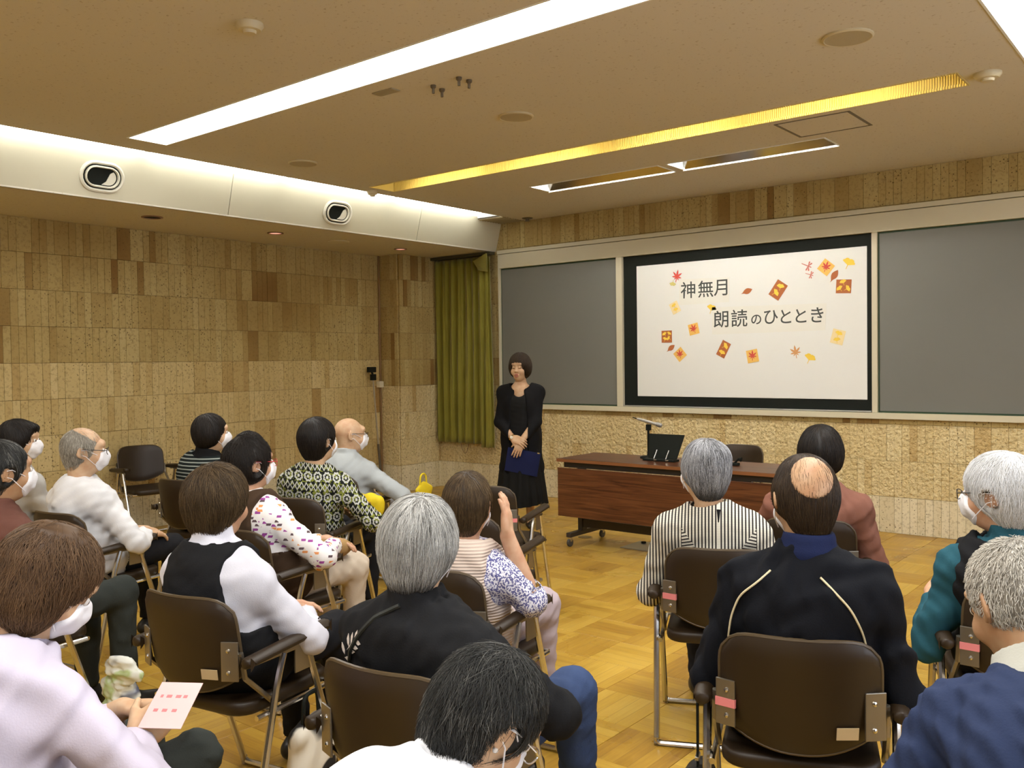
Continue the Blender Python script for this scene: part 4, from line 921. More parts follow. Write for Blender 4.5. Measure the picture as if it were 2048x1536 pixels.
# ------------------------------------------------------------------ hair
def hair_ops(H, R, st):
    """returns (shell, cutters) in person space; st: style dictionary"""
    t = st.get('t', .016); sc = st.get('sc', 1.0); e = lambda c, r, k=.03, op='u': ell(H(c), np.asarray(r) * sc, R, k, op); L = st.get('len', 'short')
    sh = [e((0, -.016, .034), (.076 + t, .095 + t, .084 + t * 1.1)), e((0, -.042, .0), (.068 + t * .9, .060 + t * .9, .066 + t * .5), .04)]
    if L == 'bob':
        sh += [e((0, -.050, -.060), (.070 + t, .050 + t, .060), .04)]
        for s in (-1, 1): sh.append(e((s * .063, .0, -.050), (.022 + t * .5, .050, .066), .035))
    if L == 'mid':
        sh += [e((0, -.046, -.048), (.064 + t * .6, .046 + t * .5, .064), .04)]
        for s in (-1, 1): sh.append(e((s * .062, -.004, -.018), (.020 + t * .5, .046, .056), .035))
    if L == 'short':
        sh += [e((0, -.042, -.058), (.056 + t * .45, .043 + t * .45, .072), .05)]
        for s in (-1, 1): sh.append(e((s * .064, -.004, .0), (.016 + t * .5, .042, .042), .03))
    for c, r in st.get('add', ()): sh.append(e(c, r, .03))
    cut = []
    fy = st.get('fringe', .074)           # hairline height above the eyes
    cut.append(e((0, .115, fy - .100), (.072, .070, .098), .012, 's'))
    cut.append(e((0, .125, fy - .055), (.060, .060, .055), .012, 's'))
    if st.get('ears'):
        for s in (-1, 1): cut.append(e((s * .098, .004, -.020), (.034, .034, .046), .01, 's'))
    if 'nape' in st: cut.append(plane(H((0, -.03, st['nape'])), R @ V3(0, .35, -1), .15, .012))
    for c, r in st.get('cut', ()): cut.append(e(c, r, .012, 's'))
    return sh, cut
def make_hair(par, H, R, st, m, hs=.006):
    sh, cut = hair_ops(H, R, st); ops = sh + cut
    v, q = solid(ops, hs, st.get('wr'), 1)
    cap = link('hair', to_mesh('hair', [(v, q)], m), None, par)
    for c_, r_ in st.get('patch', ()):      # bare scalp
        pa = [Prim(lambda X, Y, Z: infl(sh, X, Y, Z, .0012), H((0, -.02, .03)), .14, .02), ell(H(c_), np.asarray(r_) * st.get('sc', 1.0), R, .003, 'i')]
        link('scalp', to_mesh('scalp', [solid(pa, .0045, None, 1)], st['skin']), None, par); cut = cut + [ell(H(c_), np.asarray(r_) * st.get('sc', 1.0), R, .01, 's')]
    n = st.get('n', 1500)
    if n:
        rs = np.random.RandomState(st.get('seed', 1)); P = v[rs.randint(0, len(v), n)].copy(); P += rs.normal(size=P.shape) * .002
        g0 = grad(ops, P); g1 = grad(sh, P); keep = (g0 * g1).sum(1) > .7; P = P[keep]; n = len(P)
        K = np.array(st.get('crown', (0.0, -.045, .10))); cH = H((0, 0, 0)); npts = 7
        Ls = st.get('L', .06) * (.55 + .7 * rs.rand(n)); lift = st.get('lift', .002); nz = rs.normal(size=(n, 3)) * st.get('mess', .12)
        sw = np.array(st.get('sweep', (0, 0, 0)), float); grav = st.get('grav', .7)
        up = R.T @ V3(0, 0, 1)
        out = np.zeros((n, npts, 3)); P -= grad(sh, P) * evalpts(sh, P)[:, None]
        lf = lift * (.3 + rs.rand(n)); hard = [c_ for c_ in cut if c_.r < .1095]; alive = np.ones(n, bool); leak = rs.rand(n) < st.get('leak', .04); fz = st.get('fuzz', .003) * rs.rand(n) ** 2
        for k in range(npts):
            g = grad(sh, P); out[:, k] = P + g * (lf * (.25 + .75 * (k / (npts - 1)) ** st.get('tipw', 1.0)))[:, None]
            ql = (P - cH) @ R; vdir = ql - K; dist = np.linalg.norm(vdir, axis=1, keepdims=True); vdir = vdir / (dist + 1e-6)
            vdir = vdir + grav * np.clip(dist / .12, 0, 1.3) * (-up)[None] + sw[None] + nz
            w = vdir @ R.T; w -= g * (w * g).sum(1, keepdims=True); w /= np.linalg.norm(w, axis=1, keepdims=True) + 1e-9
            Q = P + w * (Ls / (npts - 1))[:, None]; Q -= grad(sh, Q) * evalpts(sh, Q)[:, None]
            for c_ in hard: alive &= leak | (c_.f(Q[:, 0], Q[:, 1], Q[:, 2]) > -.003 - fz)
            P = np.where(alive[:, None], Q, P + w * .0004)
        hc = bpy.data.hair_curves.new('hair_strands'); hc.add_curves([npts] * n)
        hc.attributes['position'].data.foreach_set('vector', out.astype(np.float32).ravel())
        ra = hc.attributes.get('radius') or hc.attributes.new('radius', 'FLOAT', 'POINT')
        rr = np.tile(np.linspace(1, .35, npts), n) * st.get('rad', .0006); ra.data.foreach_set('value', rr.astype(np.float32))
        hc.materials.append(m); o = bpy.data.objects.new('hair_strands', hc); COL.objects.link(o); o.parent = cap
    return cap

# ------------------------------------------------------------------ a seated person
def person(label, seat, h, head, face, skin_m=SK1, hair=None, hairm=H_DARK, top=None, vest=None, bottom=None, wl=None, wr=None, el=None, er=None, pl=None, pr=None, hl=None, hr=None,
           knees=None, ankles=None, mask=False, glasses=None, w=1.0, girth=1.0, sh=0.0, hx=.007, hg=.010, collar=None, sleeve=1.93, kyph=.03, shoes=M_SHOE, hands=(1, 1), fem=1.0, hdrop=0.0,
           hipoff=(0, .02), seed=1, legs=True, sc=.93, lowneck=0.0, wrink=.004, vcut=.125, pcut=None):
    t = empty('person', (seat[0], seat[1], 0), rad(h - 90)); tag(t, label, 'person', None)
    Rw = rotz(-rad(h - 90)); loc = lambda p: Rw @ (np.asarray(p, float) - V3(seat[0], seat[1], 0))
    hc = loc(head); fy, fp, fr = face; R = rotz(rad(fy - h)) @ rotx(rad(fp)) @ roty(rad(fr)); H = lambda p: hc + R @ (np.asarray(p, float) * sc)
    Ry = rotz(rad((fy - h) * .4))
    hip = V3(hipoff[0], hipoff[1], .52)
    nk = H((0, -.026, -.055)); sp = nrm(hc - hip)
    nb = hc + .5 * (R @ V3(0, -.035, -.14)) + .5 * (-.14 * sp + V3(0, -.02, 0)) - V3(0, 0, .012 + hdrop)
    A = rotz(rad(sh)) @ V3(1, 0, 0); fwd = rotz(rad(sh)) @ V3(0, 1, 0); sp2 = nrm(nb - hip)
    cs = nb - sp2 * .055
    SL = cs - A * .150 * w - V3(0, 0, .034); SR = cs + A * .150 * w - V3(0, 0, .034)
    fo = nrm(fwd - sp2 * np.dot(fwd, sp2)); Rt = np.stack([nrm(np.cross(fo, sp2)), fo, sp2], 1)
    L = lambda s: hip + (nb - hip) * s - fo * kyph * math.sin(PI * min(max(s, 0), 1))
    gw = lambda w_, d_: V3(*d_) if w_ is None else (loc(w_[1:]) if w_[0] == 'w' else np.asarray(w_, float))
    WL = gw(wl, (-.10, .27, .60)); WR = gw(wr, (.10, .27, .60))
    EL = ik(SL, WL, .275, .235, pl if pl is not None else (-.7, -.5, -.6)); ER = ik(SR, WR, .275, .235, pr if pr is not None else (.7, -.5, -.6))
    if el is not None: EL = gw(el, None)
    if er is not None: ER = gw(er, None)
    def torso(i, kk=.05):
        g = girth
        return [ell(hip + V3(0, 0, -.01), (.172 * g + i, .128 * g + i, .105 + i), None, kk), ell(L(.28), (.150 * g + i, .118 * g + i, .125 + i), Rt, kk), ell(L(.62) , (.160 * w + i, .112 * g ** .5 + i, .165 + i), Rt, kk),
                cone(SL, cs + A * -.05, .056 + i, .062 + i, .06), cone(SR, cs + A * .05, .056 + i, .062 + i, .06), cone(cs + sp2 * .02, nb, .070 + i * .6, .052 + i * .5, .06)]
    def arm(S_, E_, W_, i, end=2.0, kk=.03):
        o = [cone(S_, E_, .050 + i, .040 + i, .035)] if end >= 1 else [cone(S_, S_ + (E_ - S_) * end, .050 + i, .043 + i, .035)]
        if end > 1:
            q = E_ + (W_ - E_) * (end - 1); o.append(cone(E_, q, .041 + i, .040 + i + (.027 - .040) * (end - 1), .025))
        return o
    # body: head and neck, forearms and hands, covered torso
    hd = head_ops(H, R, fem, 1.0, sc); hd += [cone(nk, nb + V3(0, 0, -.01), .050, .052, .035), ell(nb - sp2 * .07, (.12, .07, .06), Rt, .05)]
    if lowneck: hd += [ell(nb - sp2 * .10 + fo * .015, (.125, .085, .09), Rt, .05)]
    parts = [solid(hd, hx)]
    core = torso(-.028) + arm(SL, EL, WL, -.014) + arm(SR, ER, WR, -.014); parts.append(solid(core, .014))
    for side, (E_, W_, spec, on) in enumerate(((EL, WL, hl, hands[0]), (ER, WR, hr, hands[1]))):
        if not on: continue
        s = -1 if side == 0 else 1; spec = spec or {}
        F = spec.get('F', nrm(W_ - E_) + V3(-s * .25, .1, -.15)); D = spec.get('D', (s * .25, .1, 1.0))
        X = np.cross(nrm(F), nrm(D)); th = spec.get('thumb'); th = th if th else (1 if X[0] * -s > 0 else -1)
        parts.append(solid([cone(E_ + (W_ - E_) * .25, W_, .036, .026, .03)] + hand_ops(W_, F, D, th, spec.get('curl', .5), spec.get('s', .95), spec.get('spread', 0)), .0048))
    link('body', to_mesh('body', parts, skin_m), None, t)
    # garments
    neckcut = cone(nb - sp2 * .015 + (hc - nb) * .05, hc, .058 + lowneck, .10, .012, 's')
    if top is not None:
        o = torso(.012) + arm(SL, EL, WL, .010, sleeve) + arm(SR, ER, WR, .010, sleeve)
        for E_, W_, S_ in ((EL, WL, SL), (ER, WR, SR)):
            if sleeve > 1.2: q = E_ + (W_ - E_) * (sleeve - 1); o.append(plane(q, W_ - E_, .05))
            else: q = S_ + (E_ - S_) * min(sleeve, 1) if sleeve < 1 else E_ + (W_ - E_) * (sleeve - 1); o.append(plane(q, (E_ - S_) if sleeve < 1 else (W_ - E_), .05))
        o.append(neckcut)
        if lowneck: o.append(ell(nb - sp2 * .085 + fo * .10, (.085, .07, .10), Rt, .015, 's'))
        if collar == 'turtle': o += [cone(nb - sp2 * .02, nb + (nk - nb) * .62, .068, .060, .02), cone(nb + (nk - nb) * .30, nb + (nk - nb) * .60, .068, .066, .006), plane(nb + (nk - nb) * .85, nk - nb, .09)]
        elif collar == 'stand': o += [cone(nb - sp2 * .02, nb + (nk - nb) * .45, .074, .068, .015), plane(nb + (nk - nb) * .62, nrm(nk - nb) + fo * .3, .10)]
        elif collar == 'band': o += [cone(nb - sp2 * .01, nb + (nk - nb) * .22, .072, .066, .015), plane(nb + (nk - nb) * .32, nk - nb, .10)]
        ops_top = o
        tv, tq = solid(o, hg, (wrink * 1.5, 42, seed)); link('top', to_mesh('top', [(tv, tq)], top), None, t); ops_top = BVHTree.FromPolygons([tuple(v) for v in tv], [tuple(int(i) for i in q_) for q_ in tq])
    if vest is not None:
        o = torso(.025) + [neckcut, cone(nb - sp2 * .01, hc, .082, .12, .012, 's'), plane(SL - A * (vcut - .158 + .0) * -1 - A * .0, -A + V3(0, 0, .15), .19, .004), plane(SR - A * (.158 - vcut) * 1 , A + V3(0, 0, .15), .19, .004)]
        o[-2] = plane(cs - A * vcut, -A + V3(0, 0, .12), .19, .004); o[-1] = plane(cs + A * vcut, A + V3(0, 0, .12), .19, .004)
        link('vest', to_mesh('vest', [solid(o, hg, (wrink * 1.3, 38, seed + 3))], vest), None, t)
    if bottom is not None and legs:
        kn = knees or ((-.105, .40, .505), (.105, .40, .505)); an = ankles or ((-.10, .40, .095), (.10, .40, .095))
        o = [ell(hip + V3(0, 0, -.02), (.165 * girth, .125 * girth, .095), None, .05)]
        for s, k_, a_ in ((-1, kn[0], an[0]), (1, kn[1], an[1])):
            o += [cone(hip + V3(s * .085, .02, -.025), k_, .086, .063, .04), cone(k_, V3(*a_) + V3(0, -.005, .02), .062, .046, .03), plane(V3(*a_) + V3(0, 0, .0), V3(0, 0, -1), .08)]
        link('trousers', to_mesh('trousers', [solid(o, hg * 1.1, (.006, 44, seed + 5))], bottom), None, t)
        if shoes is not None:
            for s, a_ in ((-1, an[0]), (1, an[1])):
                a_ = V3(*a_); fl = V3(a_[0], a_[1], 0)
                o = [cone(fl + V3(0, -.035, .042), fl + V3(0, .02, .045), .036, .04, .03), cone(fl + V3(0, .02, .04), fl + V3(s * .012, .155, .026), .040, .027, .03), cone(a_ + V3(0, 0, -.02), fl + V3(0, -.01, .05), .036, .04, .02), plane(fl + V3(0, .06, .002), V3(0, 0, -1), .2)]
                so = link('shoe', to_mesh('shoe', [solid(o, .009)], shoes), None, t)
    make_eyes(t, H, R, sc)
    if hair is not None: make_hair(t, H, R, dict(hair, sc=sc, skin=skin_m), hairm)
    if mask: make_mask(t, H, R, hd)
    if glasses is not None: make_glasses(t, H, glasses)
    info = dict(t=t, H=H, R=R, hc=hc, nb=nb, cs=cs, A=A, fo=fo, SL=SL, SR=SR, EL=EL, ER=ER, WL=WL, WR=WR, hd=hd, hip=hip, top=ops_top if top is not None else None, nk=nk)
    return info
M_EYEW = mat('eye_white', (.70, .66, .62), .3); M_IRIS = mat('eye_iris', (.018, .010, .006), .2)
def make_eyes(t, H, R, sc):
    for s in (-1, 1):
        m = MB(); r = .0118 * sc; Mx = Matrix([list(R[i]) + [0] for i in range(3)] + [[0, 0, 0, 1]]) @ Matrix.Rotation(-PI / 2, 4, 'X'); Mx.translation = Vector(H((s * .032, .0905, .008)))
        pr = [(r * math.sin(a), r * math.cos(a)) for a in np.linspace(.02, 1.5, 9)]; m.lathe(pr[4:], 16, Mx, cap=False); m.cur = 1; m.lathe(pr[:5], 16, Mx); m.build('eye', [M_EYEW, M_IRIS], t, smooth=True)
def make_mask(t, H, R, hd):
    e = ell(H((0, .098, -.048)), (.062, .062, .056), R, .004, 'i')
    ops = [Prim((lambda f: (lambda X, Y, Z: f(X, Y, Z)))(lambda X, Y, Z: infl(hd, X, Y, Z)), H((0, .05, -.04)), .10, .02)]
    v, q = solid(ops + [ell(H((0, .100, -.040)), (.030, .020, .034), R, .03), e], .005, None, 1)
    mk = link('mask', to_mesh('mask', [(v, q)], M_MASK), None, t)
    for s in (-1, 1):
        m = MB()
        for z0, z1 in ((-.018, .012), (-.078, -.022)):
            m.tube([tuple(H((s * .056, .072, z0))), tuple(H((s * .073, .045, z0 * .6 + z1 * .4 + .002))), tuple(H((s * .0805, .012, z1))), tuple(H((s * .086, -.012, z1 * .7)))], .0016, 5)
        m.build('strap', M_MASK, mk)
def infl(ops, X, Y, Z, a=.006):
    d = np.full(np.broadcast(X, Y, Z).shape, 1.0, np.float32)
    for o in ops[:14]: d = comb(d, o.f(X, Y, Z), o.k, o.op)
    return d - a
def make_glasses(t, H, m):
    g = MB()
    for s in (-1, 1):
        c = [(s * .033 + .024 * math.cos(a), .118 - .006 * abs(math.cos(a)) ** 2, .004 + .017 * math.sin(a)) for a in np.linspace(0, 2 * PI, 17)]
        g.tube([tuple(H(p)) for p in c], .0016, 5, cap=False)
        g.tube([tuple(H((s * .057, .112, .010))), tuple(H((s * .074, .085, .012))), tuple(H((s * .083, .0, .014))), tuple(H((s * .084, -.022, .004)))], .0019, 5)
    g.tube([tuple(H((-.01, .117, .007))), tuple(H((0, .120, .010))), tuple(H((.01, .117, .007)))], .0016, 5)
    o = g.build('glasses', m, t); return o
def surf(ops, p0, d, n=200, step=.004):
    """first point on a garment along a ray"""
    p = np.array(p0, float); d = nrm(d)
    if isinstance(ops, BVHTree):
        hit = ops.ray_cast(Vector(p), Vector(d)); return None if hit[0] is None else np.array(hit[0])
    for _ in range(n):
        s = evalpts(ops, p[None])[0]
        if s < .0006: return p
        p = p + d * max(min(s * .7, .03), .0008)
    return None
# ================================================================== PATTERNED CLOTHS
def knit_stripes():
    g = N('striped_knit'); tc = g.n('TexCoord'); s = g.n('SeparateXYZ', i_0=tc.outputs['Object']); x, z = s.outputs[0], s.outputs[2]
    ax = g.math('ABSOLUTE', x)
    edge = g.math('ADD', .035, g.math('MULTIPLY', g.math('SUBTRACT', z, .70), .75))         # chevron panels below the shoulder blades
    side = g.math('MULTIPLY', g.math('GREATER_THAN', ax, edge), g.math('LESS_THAN', ax, .135))
    side = g.math('MULTIPLY', side, g.math('LESS_THAN', z, .86))
    u = g.math('ADD', g.math('MULTIPLY', ax, g.math('SUBTRACT', 1.0, side)), g.math('MULTIPLY', g.math('ADD', g.math('MULTIPLY', ax, .25), z), side))
    fr = g.math('FRACT', g.math('DIVIDE', u, .0125)); st = g.math('GREATER_THAN', fr, .56)
    zz = g.math('FRACT', g.math('DIVIDE', z, .006)); tick = g.math('MULTIPLY', g.math('GREATER_THAN', zz, .72), .25)
    g.color(g.mix(g.math('MAXIMUM', st, tick), (.70, .66, .55), (.035, .030, .030))); return g.set(Roughness=.9, Specular_IOR_Level=.1)
def floral():
    g = N('floral_print'); tc = g.n('TexCoord'); s = g.n('SeparateXYZ', i_0=tc.outputs['Object']); x, y, z = s.outputs
    u = g.math('ADD', x, g.math('MULTIPLY', y, .8)); row = g.math('DIVIDE', g.math('ADD', z, g.math('MULTIPLY', u, .06)), .105); fz = g.math('FRACT', row)
    fl = g.math('LESS_THAN', fz, .56)
    cu = g.math('SUBTRACT', g.math('FRACT', g.math('DIVIDE', u, .062)), .5); cz = g.math('SUBTRACT', g.math('DIVIDE', fz, .56), .5)
    r = g.math('SQRT', g.math('ADD', g.math('MULTIPLY', cu, cu), g.math('MULTIPLY', cz, cz))); th = g.math('ARCTAN2', cz, cu)
    rr = g.math('ADD', r, g.math('MULTIPLY', g.math('COSINE', g.math('MULTIPLY', th, 8.0)), .035))
    petal = g.math('MULTIPLY', g.math('LESS_THAN', rr, .43), g.math('GREATER_THAN', rr, .27)); core = g.math('LESS_THAN', r, .13)
    flower = g.math('MULTIPLY', g.math('MAXIMUM', petal, core), fl)
    zig = g.math('ABSOLUTE', g.math('SUBTRACT', g.math('FRACT', g.math('DIVIDE', u, .030)), .5)); zb = g.math('ABSOLUTE', g.math('SUBTRACT', g.math('DIVIDE', g.math('SUBTRACT', fz, .56), .44), .5))
    dia = g.math('ABSOLUTE', g.math('SUBTRACT', g.math('ADD', zig, g.math('MULTIPLY', zb, 1.0)), .42)); tri = g.math('MULTIPLY', g.math('LESS_THAN', dia, .11), g.math('SUBTRACT', 1.0, fl))
    n = g.n('TexNoise', i_Vector=tc.outputs['Object']); n.inputs['Scale'].default_value = 55
    base = g.mix(g.ramp(n.outputs[0], [(.52, (0,)), (.56, (1,))]), (.008, .009, .008), (.20, .22, .035))
    g.color(g.mix(g.math('MAXIMUM', flower, tri), base, (.46, .46, .42))); return g.set(Roughness=.8, Specular_IOR_Level=.15)
def confetti():
    g = N('confetti_print'); tc = g.n('TexCoord'); mp = g.n('Mapping', i_Vector=tc.outputs['Object']); mp.inputs['Scale'].default_value = (30, 30, 62); mp.inputs['Rotation'].default_value = (.3, .2, .5)
    v = g.n('TexVoronoi', i_Vector=mp.outputs[0]); v.distance = 'CHEBYCHEV'; v.inputs['Randomness'].default_value = .75; v.inputs['Scale'].default_value = 1.0
    s = g.n('SeparateColor', i_0=v.outputs['Color']); ink = g.ramp(s.outputs[0], [(0, (.30, .05, .28)), (.33, (.75, .30, .10)), (.5, (.10, .06, .07)), (.72, (.80, .76, .74)), (1, (.45, .10, .32))], 'CONSTANT')
    g.color(g.mix(g.math('LESS_THAN', v.outputs['Distance'], .30), (.80, .77, .76), ink)); return g.set(Roughness=.8)
def specks(name, a, b, sc, lo=.48):
    g = N(name); tc = g.n('TexCoord'); n = g.n('TexNoise', i_Vector=tc.outputs['Object']); n.inputs['Scale'].default_value = sc; n.inputs['Detail'].default_value = 1
    g.color(g.mix(g.ramp(n.outputs[0], [(lo, (0,)), (lo + .04, (1,))]), a, b)); return g.set(Roughness=.85)
def ribs(name, a, b, axis, period, duty=.5, bumpy=.6):
    g = N(name); tc = g.n('TexCoord'); s = g.n('SeparateXYZ', i_0=tc.outputs['Object'])
    fr = g.math('FRACT', g.math('DIVIDE', s.outputs[axis], period)); tri = g.math('ABSOLUTE', g.math('SUBTRACT', fr, .5))
    g.color(g.mix(g.ramp(tri, [(duty * .5 - .03, (0,)), (duty * .5 + .05, (1,))]), a, b))
    if bumpy: g.bump(tri, bumpy, .01)
    return g.set(Roughness=.9, Specular_IOR_Level=.1)
C_STRIPE = knit_stripes(); C_FLOR = floral(); C_CONF = confetti(); C_NAVYF = specks('navy_sprig_print', (.72, .70, .76), (.10, .10, .26), 165, .49)
C_KNIT = ribs('beige_rib_knit', (.56, .44, .37), (.66, .545, .46), 2, .0105, .5, .6); C_THIN = ribs('thin_striped_knit', (.30, .33, .30), (.012, .016, .016), 2, .021, .30, 0)
WHITEF = fabric('cloth_white', (.74, .73, .74)); OFFW = fabric('cloth_offwhite', (.60, .59, .65)); LAV = fabric('cloth_lavender', (.50, .455, .55), vary=.05); RUST = fabric('cloth_rust', (.22, .095, .065)); TEAL = fabric('cloth_teal', (.018, .075, .10)); NAVY = fabric('cloth_navy', (.022, .033, .078)); GREYF = fabric('cloth_pale_grey', (.40, .42, .42)); BROWNJ = fabric('cloth_brown', (.13, .055, .04)); BROWNV = fabric('cloth_dark_brown', (.055, .032, .018)); LTGREY = fabric('cloth_grey', (.45, .43, .40)); DARKN = fabric('cloth_navy_black', (.0045, .005, .0075)); LAVT = fabric('trouser_mauve', (.42, .34, .36)); COLLG = fabric('cloth_collar_grey', (.42, .41, .36)); NAVYC = fabric('cloth_navy_collar', (.012, .018, .06))

# ================================================================== THE AUDIENCE
CH = []
def chair_for(c, h, label, tape=(), sticker=False): return place_chair(*seat_at(c), h, label, 'folding armchairs', tape, sticker)
# --- man with thinning crown, black track jacket (centre aisle)
s = (6.53, -5.445); chair_for(s, 111, 'brown folding armchair under the man in the black track jacket', (-1,), True)
q = person('man with thinning crown in a black track jacket with cream piping', seat_at(s), 111, (6.539, -5.43, 1.092), (132, -14, 0), SK2,
           dict(t=.0045, len='short', ears=1, leak=.22, fuzz=.05, nape=-.092, n=6500, L=.045, seed=3, crown=(0, -.02, .12), patch=[((-.010, -.114, .056), (.066, .060, .072))], rad=.0005, lift=.0015), H_DARK,
           DARKN, bottom=GREYT, collar='band', w=1.04, girth=1.18, wl=(-.225, .17, .65), wr=(.23, .15, .65), pl=(-.25, -.8, -.8), pr=(.25, -.8, -.8), hx=.006, hg=.0085, kyph=.055, wrink=.006, seed=2, mask=True)
def piping(q, pts, name, m, r=.0028):
    P = []
    for x, z in pts:
        w_ = surf(q['top'], (x, -.7, z), (0, 1, 0))
        if w_ is not None: P.append(tuple(w_ + V3(0, -.001, 0)))
    P = [tuple(np.mean(P[max(0, i - 2):i + 3], axis=0) + V3(0, -.002, 0)) for i in range(len(P))]; MB().tube(P, r, 6).build(name, m, q['t'], smooth=True)
M_PIPING = mat('cream_piping', (.70, .60, .38), .6)
def curve(pts, n=26):
    pts = np.array(pts, float); d = np.r_[0, np.cumsum(np.linalg.norm(np.diff(pts, axis=0), axis=1))]; tt = np.linspace(0, d[-1], n); return [(np.interp(t, d, pts[:, 0]), np.interp(t, d, pts[:, 1])) for t in tt]
piping(q, curve([(-.060, .925), (-.10, .89), (-.145, .85), (-.168, .79), (-.178, .72)]), 'piping', M_PIPING)
piping(q, curve([(.045, .92), (.085, .885), (.125, .84), (.152, .78), (.170, .70)]), 'piping', M_PIPING)
cl = [cone(q['nb'] + (q['nk'] - q['nb']) * .18, q['nb'] + (q['nk'] - q['nb']) * .36, .073, .069, .01), cone(q['nb'] - V3(0, 0, .05), q['hc'], .056, .064, .006, 's'), plane(q['nb'] + (q['nk'] - q['nb']) * .62, q['nk'] - q['nb'], .1)]
link('inner_collar', to_mesh('inner_collar', [solid(cl, .006)], NAVYC), None, q['t'])
# --- striped knit woman
s = (5.90, -4.62); chair_for(s, 115, 'brown folding armchair under the woman in the striped knit', (-1,))
q = person('grey haired woman in a cream and black striped knit top', seat_at(s), 115, (5.857, -4.658, 1.041), (146, -2, 0), SK1,
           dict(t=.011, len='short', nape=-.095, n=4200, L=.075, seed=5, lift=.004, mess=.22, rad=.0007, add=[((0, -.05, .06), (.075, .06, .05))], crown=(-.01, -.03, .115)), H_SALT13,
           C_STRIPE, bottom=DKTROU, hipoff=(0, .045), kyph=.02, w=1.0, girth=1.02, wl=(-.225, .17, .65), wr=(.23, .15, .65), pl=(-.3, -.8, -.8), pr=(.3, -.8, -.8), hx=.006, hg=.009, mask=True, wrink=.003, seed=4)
def ring_pt(a):
    d_ = q['A'] * math.cos(a) + q['fo'] * math.sin(a); o_ = q['nb'] + V3(0, 0, .011 - .010 * math.sin(a)); w_ = surf(q['top'], o_ + d_ * .3, -d_)
    return tuple(w_ if w_ is not None and np.linalg.norm(w_ - o_) < .085 else o_ + d_ * .066)
MB().tube([ring_pt(a) for a in np.linspace(0, 2 * PI, 33)], .005, 6).build('neck_trim', BLACKF, q['t'])
sp = surf(q['top'], (.0, -.7, .905), (0, 1, 0)); sp2_ = surf(q['top'], (.0, -.7, .86), (0, 1, 0)); MB().tube([tuple(sp), tuple(sp2_)], [.0075, .002], 8).build('keyhole', BLACKF, q['t'])
# --- rust sweater
s = (5.96, -3.86); chair_for(s, 108, 'brown folding armchair under the person in the rust sweater')
q = person('dark haired person in a rust sweater resting a hand at the cheek', seat_at(s), 108, (6.006, -3.845, 1.038), (104, -6, 0), SK2,
           dict(t=.020, len='mid', nape=-.105, n=3000, L=.06, seed=6, lift=.003, rad=.0007), H_BLACK, RUST, bottom=DKTROU, w=1.04, girth=1.12, wl=(-.135, .02, .86), el=(-.235, .02, .645), wr=(.23, .15, .65), pr=(.3, -.8, -.8),
           hl=dict(F=(.25, .1, 1), D=(-1, -.2, .1), curl=.5), hx=.0065, sleeve=1.05, seed=8, mask=True)
# --- white hair, black vest over teal shirt
s = (6.91, -4.61); chair_for(s, 112, 'brown folding armchair under the white haired person in teal', (-1,))
q = person('white haired person in a black vest over a teal shirt', seat_at(s), 112, (6.853, -4.639, 1.030), (172, -6, 0), SK3,
           dict(t=.022, len='short', ears=1, nape=-.10, n=4500, L=.075, seed=7, lift=.005, mess=.25, rad=.0007), H_WHITE, TEAL, vest=BLACKF, bottom=DKTROU, w=.98, vcut=.165, wl=(-.235, .15, .65), wr=(.2, .2, .62), pl=(-.3, -.8, -.8), glasses=M_SPEC, mask=True, collar='stand', hx=.006, hg=.009, seed=9, wrink=.006)
# --- foreground: cropped grey hair, navy jacket
s = (7.30, -6.25); chair_for(s, 112, 'brown folding armchair under the man in the navy jacket')
q = person('man with cropped grey hair in a navy jacket leaning forward', seat_at(s), 112, (7.109, -5.837, .990), (138, -28, 0), SK2,
           dict(t=.008, len='buzz', ears=1, nape=-.075, n=7000, L=.012, seed=11, lift=.006, tipw=.6, rad=.0007, mess=.3, grav=.3), H_CROP, NAVY, bottom=DKTROU, w=1.05, girth=1.12, wl=(-.15, .45, .62), wr=(.15, .45, .62), hx=.005, hg=.008, kyph=.06, wrink=.006, seed=12, legs=True)
nb, hc_, fo = q['nb'], q['hc'], q['fo']
cl = [cone(nb - fo * .03 - V3(0, 0, .03), nb + (hc_ - nb) * .22, .098, .085, .01), cone(nb - V3(0, 0, .12), hc_, .074, .092, .006, 's'), plane(nb + (hc_ - nb) * .34, hc_ - nb, .14), ell(nb + fo * .12, (.1, .1, .1), None, .01, 's')]
link('collar', to_mesh('collar', [solid(cl, .006)], COLLG), None, q['t'])
# --- right edge sliver
s = (6.86, -3.80); chair_for(s, 110, 'brown folding armchair at the far edge before the white haired person')
person('dark haired masked person at the edge before the white haired person', seat_at(s), 110, (6.93, -3.92, 1.06), (180, 0, 0), SK1, dict(t=.018, len='bob', n=500, L=.07), H_BLACK, BLACKF, bottom=DKTROU, mask=True, hx=.009, hg=.014)
# --- woman cupping her ear
s = (5.32, -5.43); chair_for(s, 98, 'brown folding armchair under the woman cupping her ear', (1,))
q = person('brown haired woman in a beige knit vest cupping a hand to her ear', seat_at(s), 98, (5.328, -5.406, .962), (112, -8, 2), SK3,
           dict(t=.009, len='short', ears=1, nape=-.085, n=3800, L=.055, seed=13, rad=.0007, crown=(0, -.055, .085)), H_BROWN, C_NAVYF, vest=C_KNIT, bottom=LAVT, mask=True, collar='band', sleeve=1.12, w=.95, hx=.006, hg=.0085, wl=(-.12, .25, .58), wr=('w', 5.478, -5.375, .862), er=('w', 5.535, -5.32, .635), hr=dict(F=(-.10, .10, 1), D=(.93, .28, .05), curl=.25, s=.92), vcut=.135, wrink=.004, seed=14)
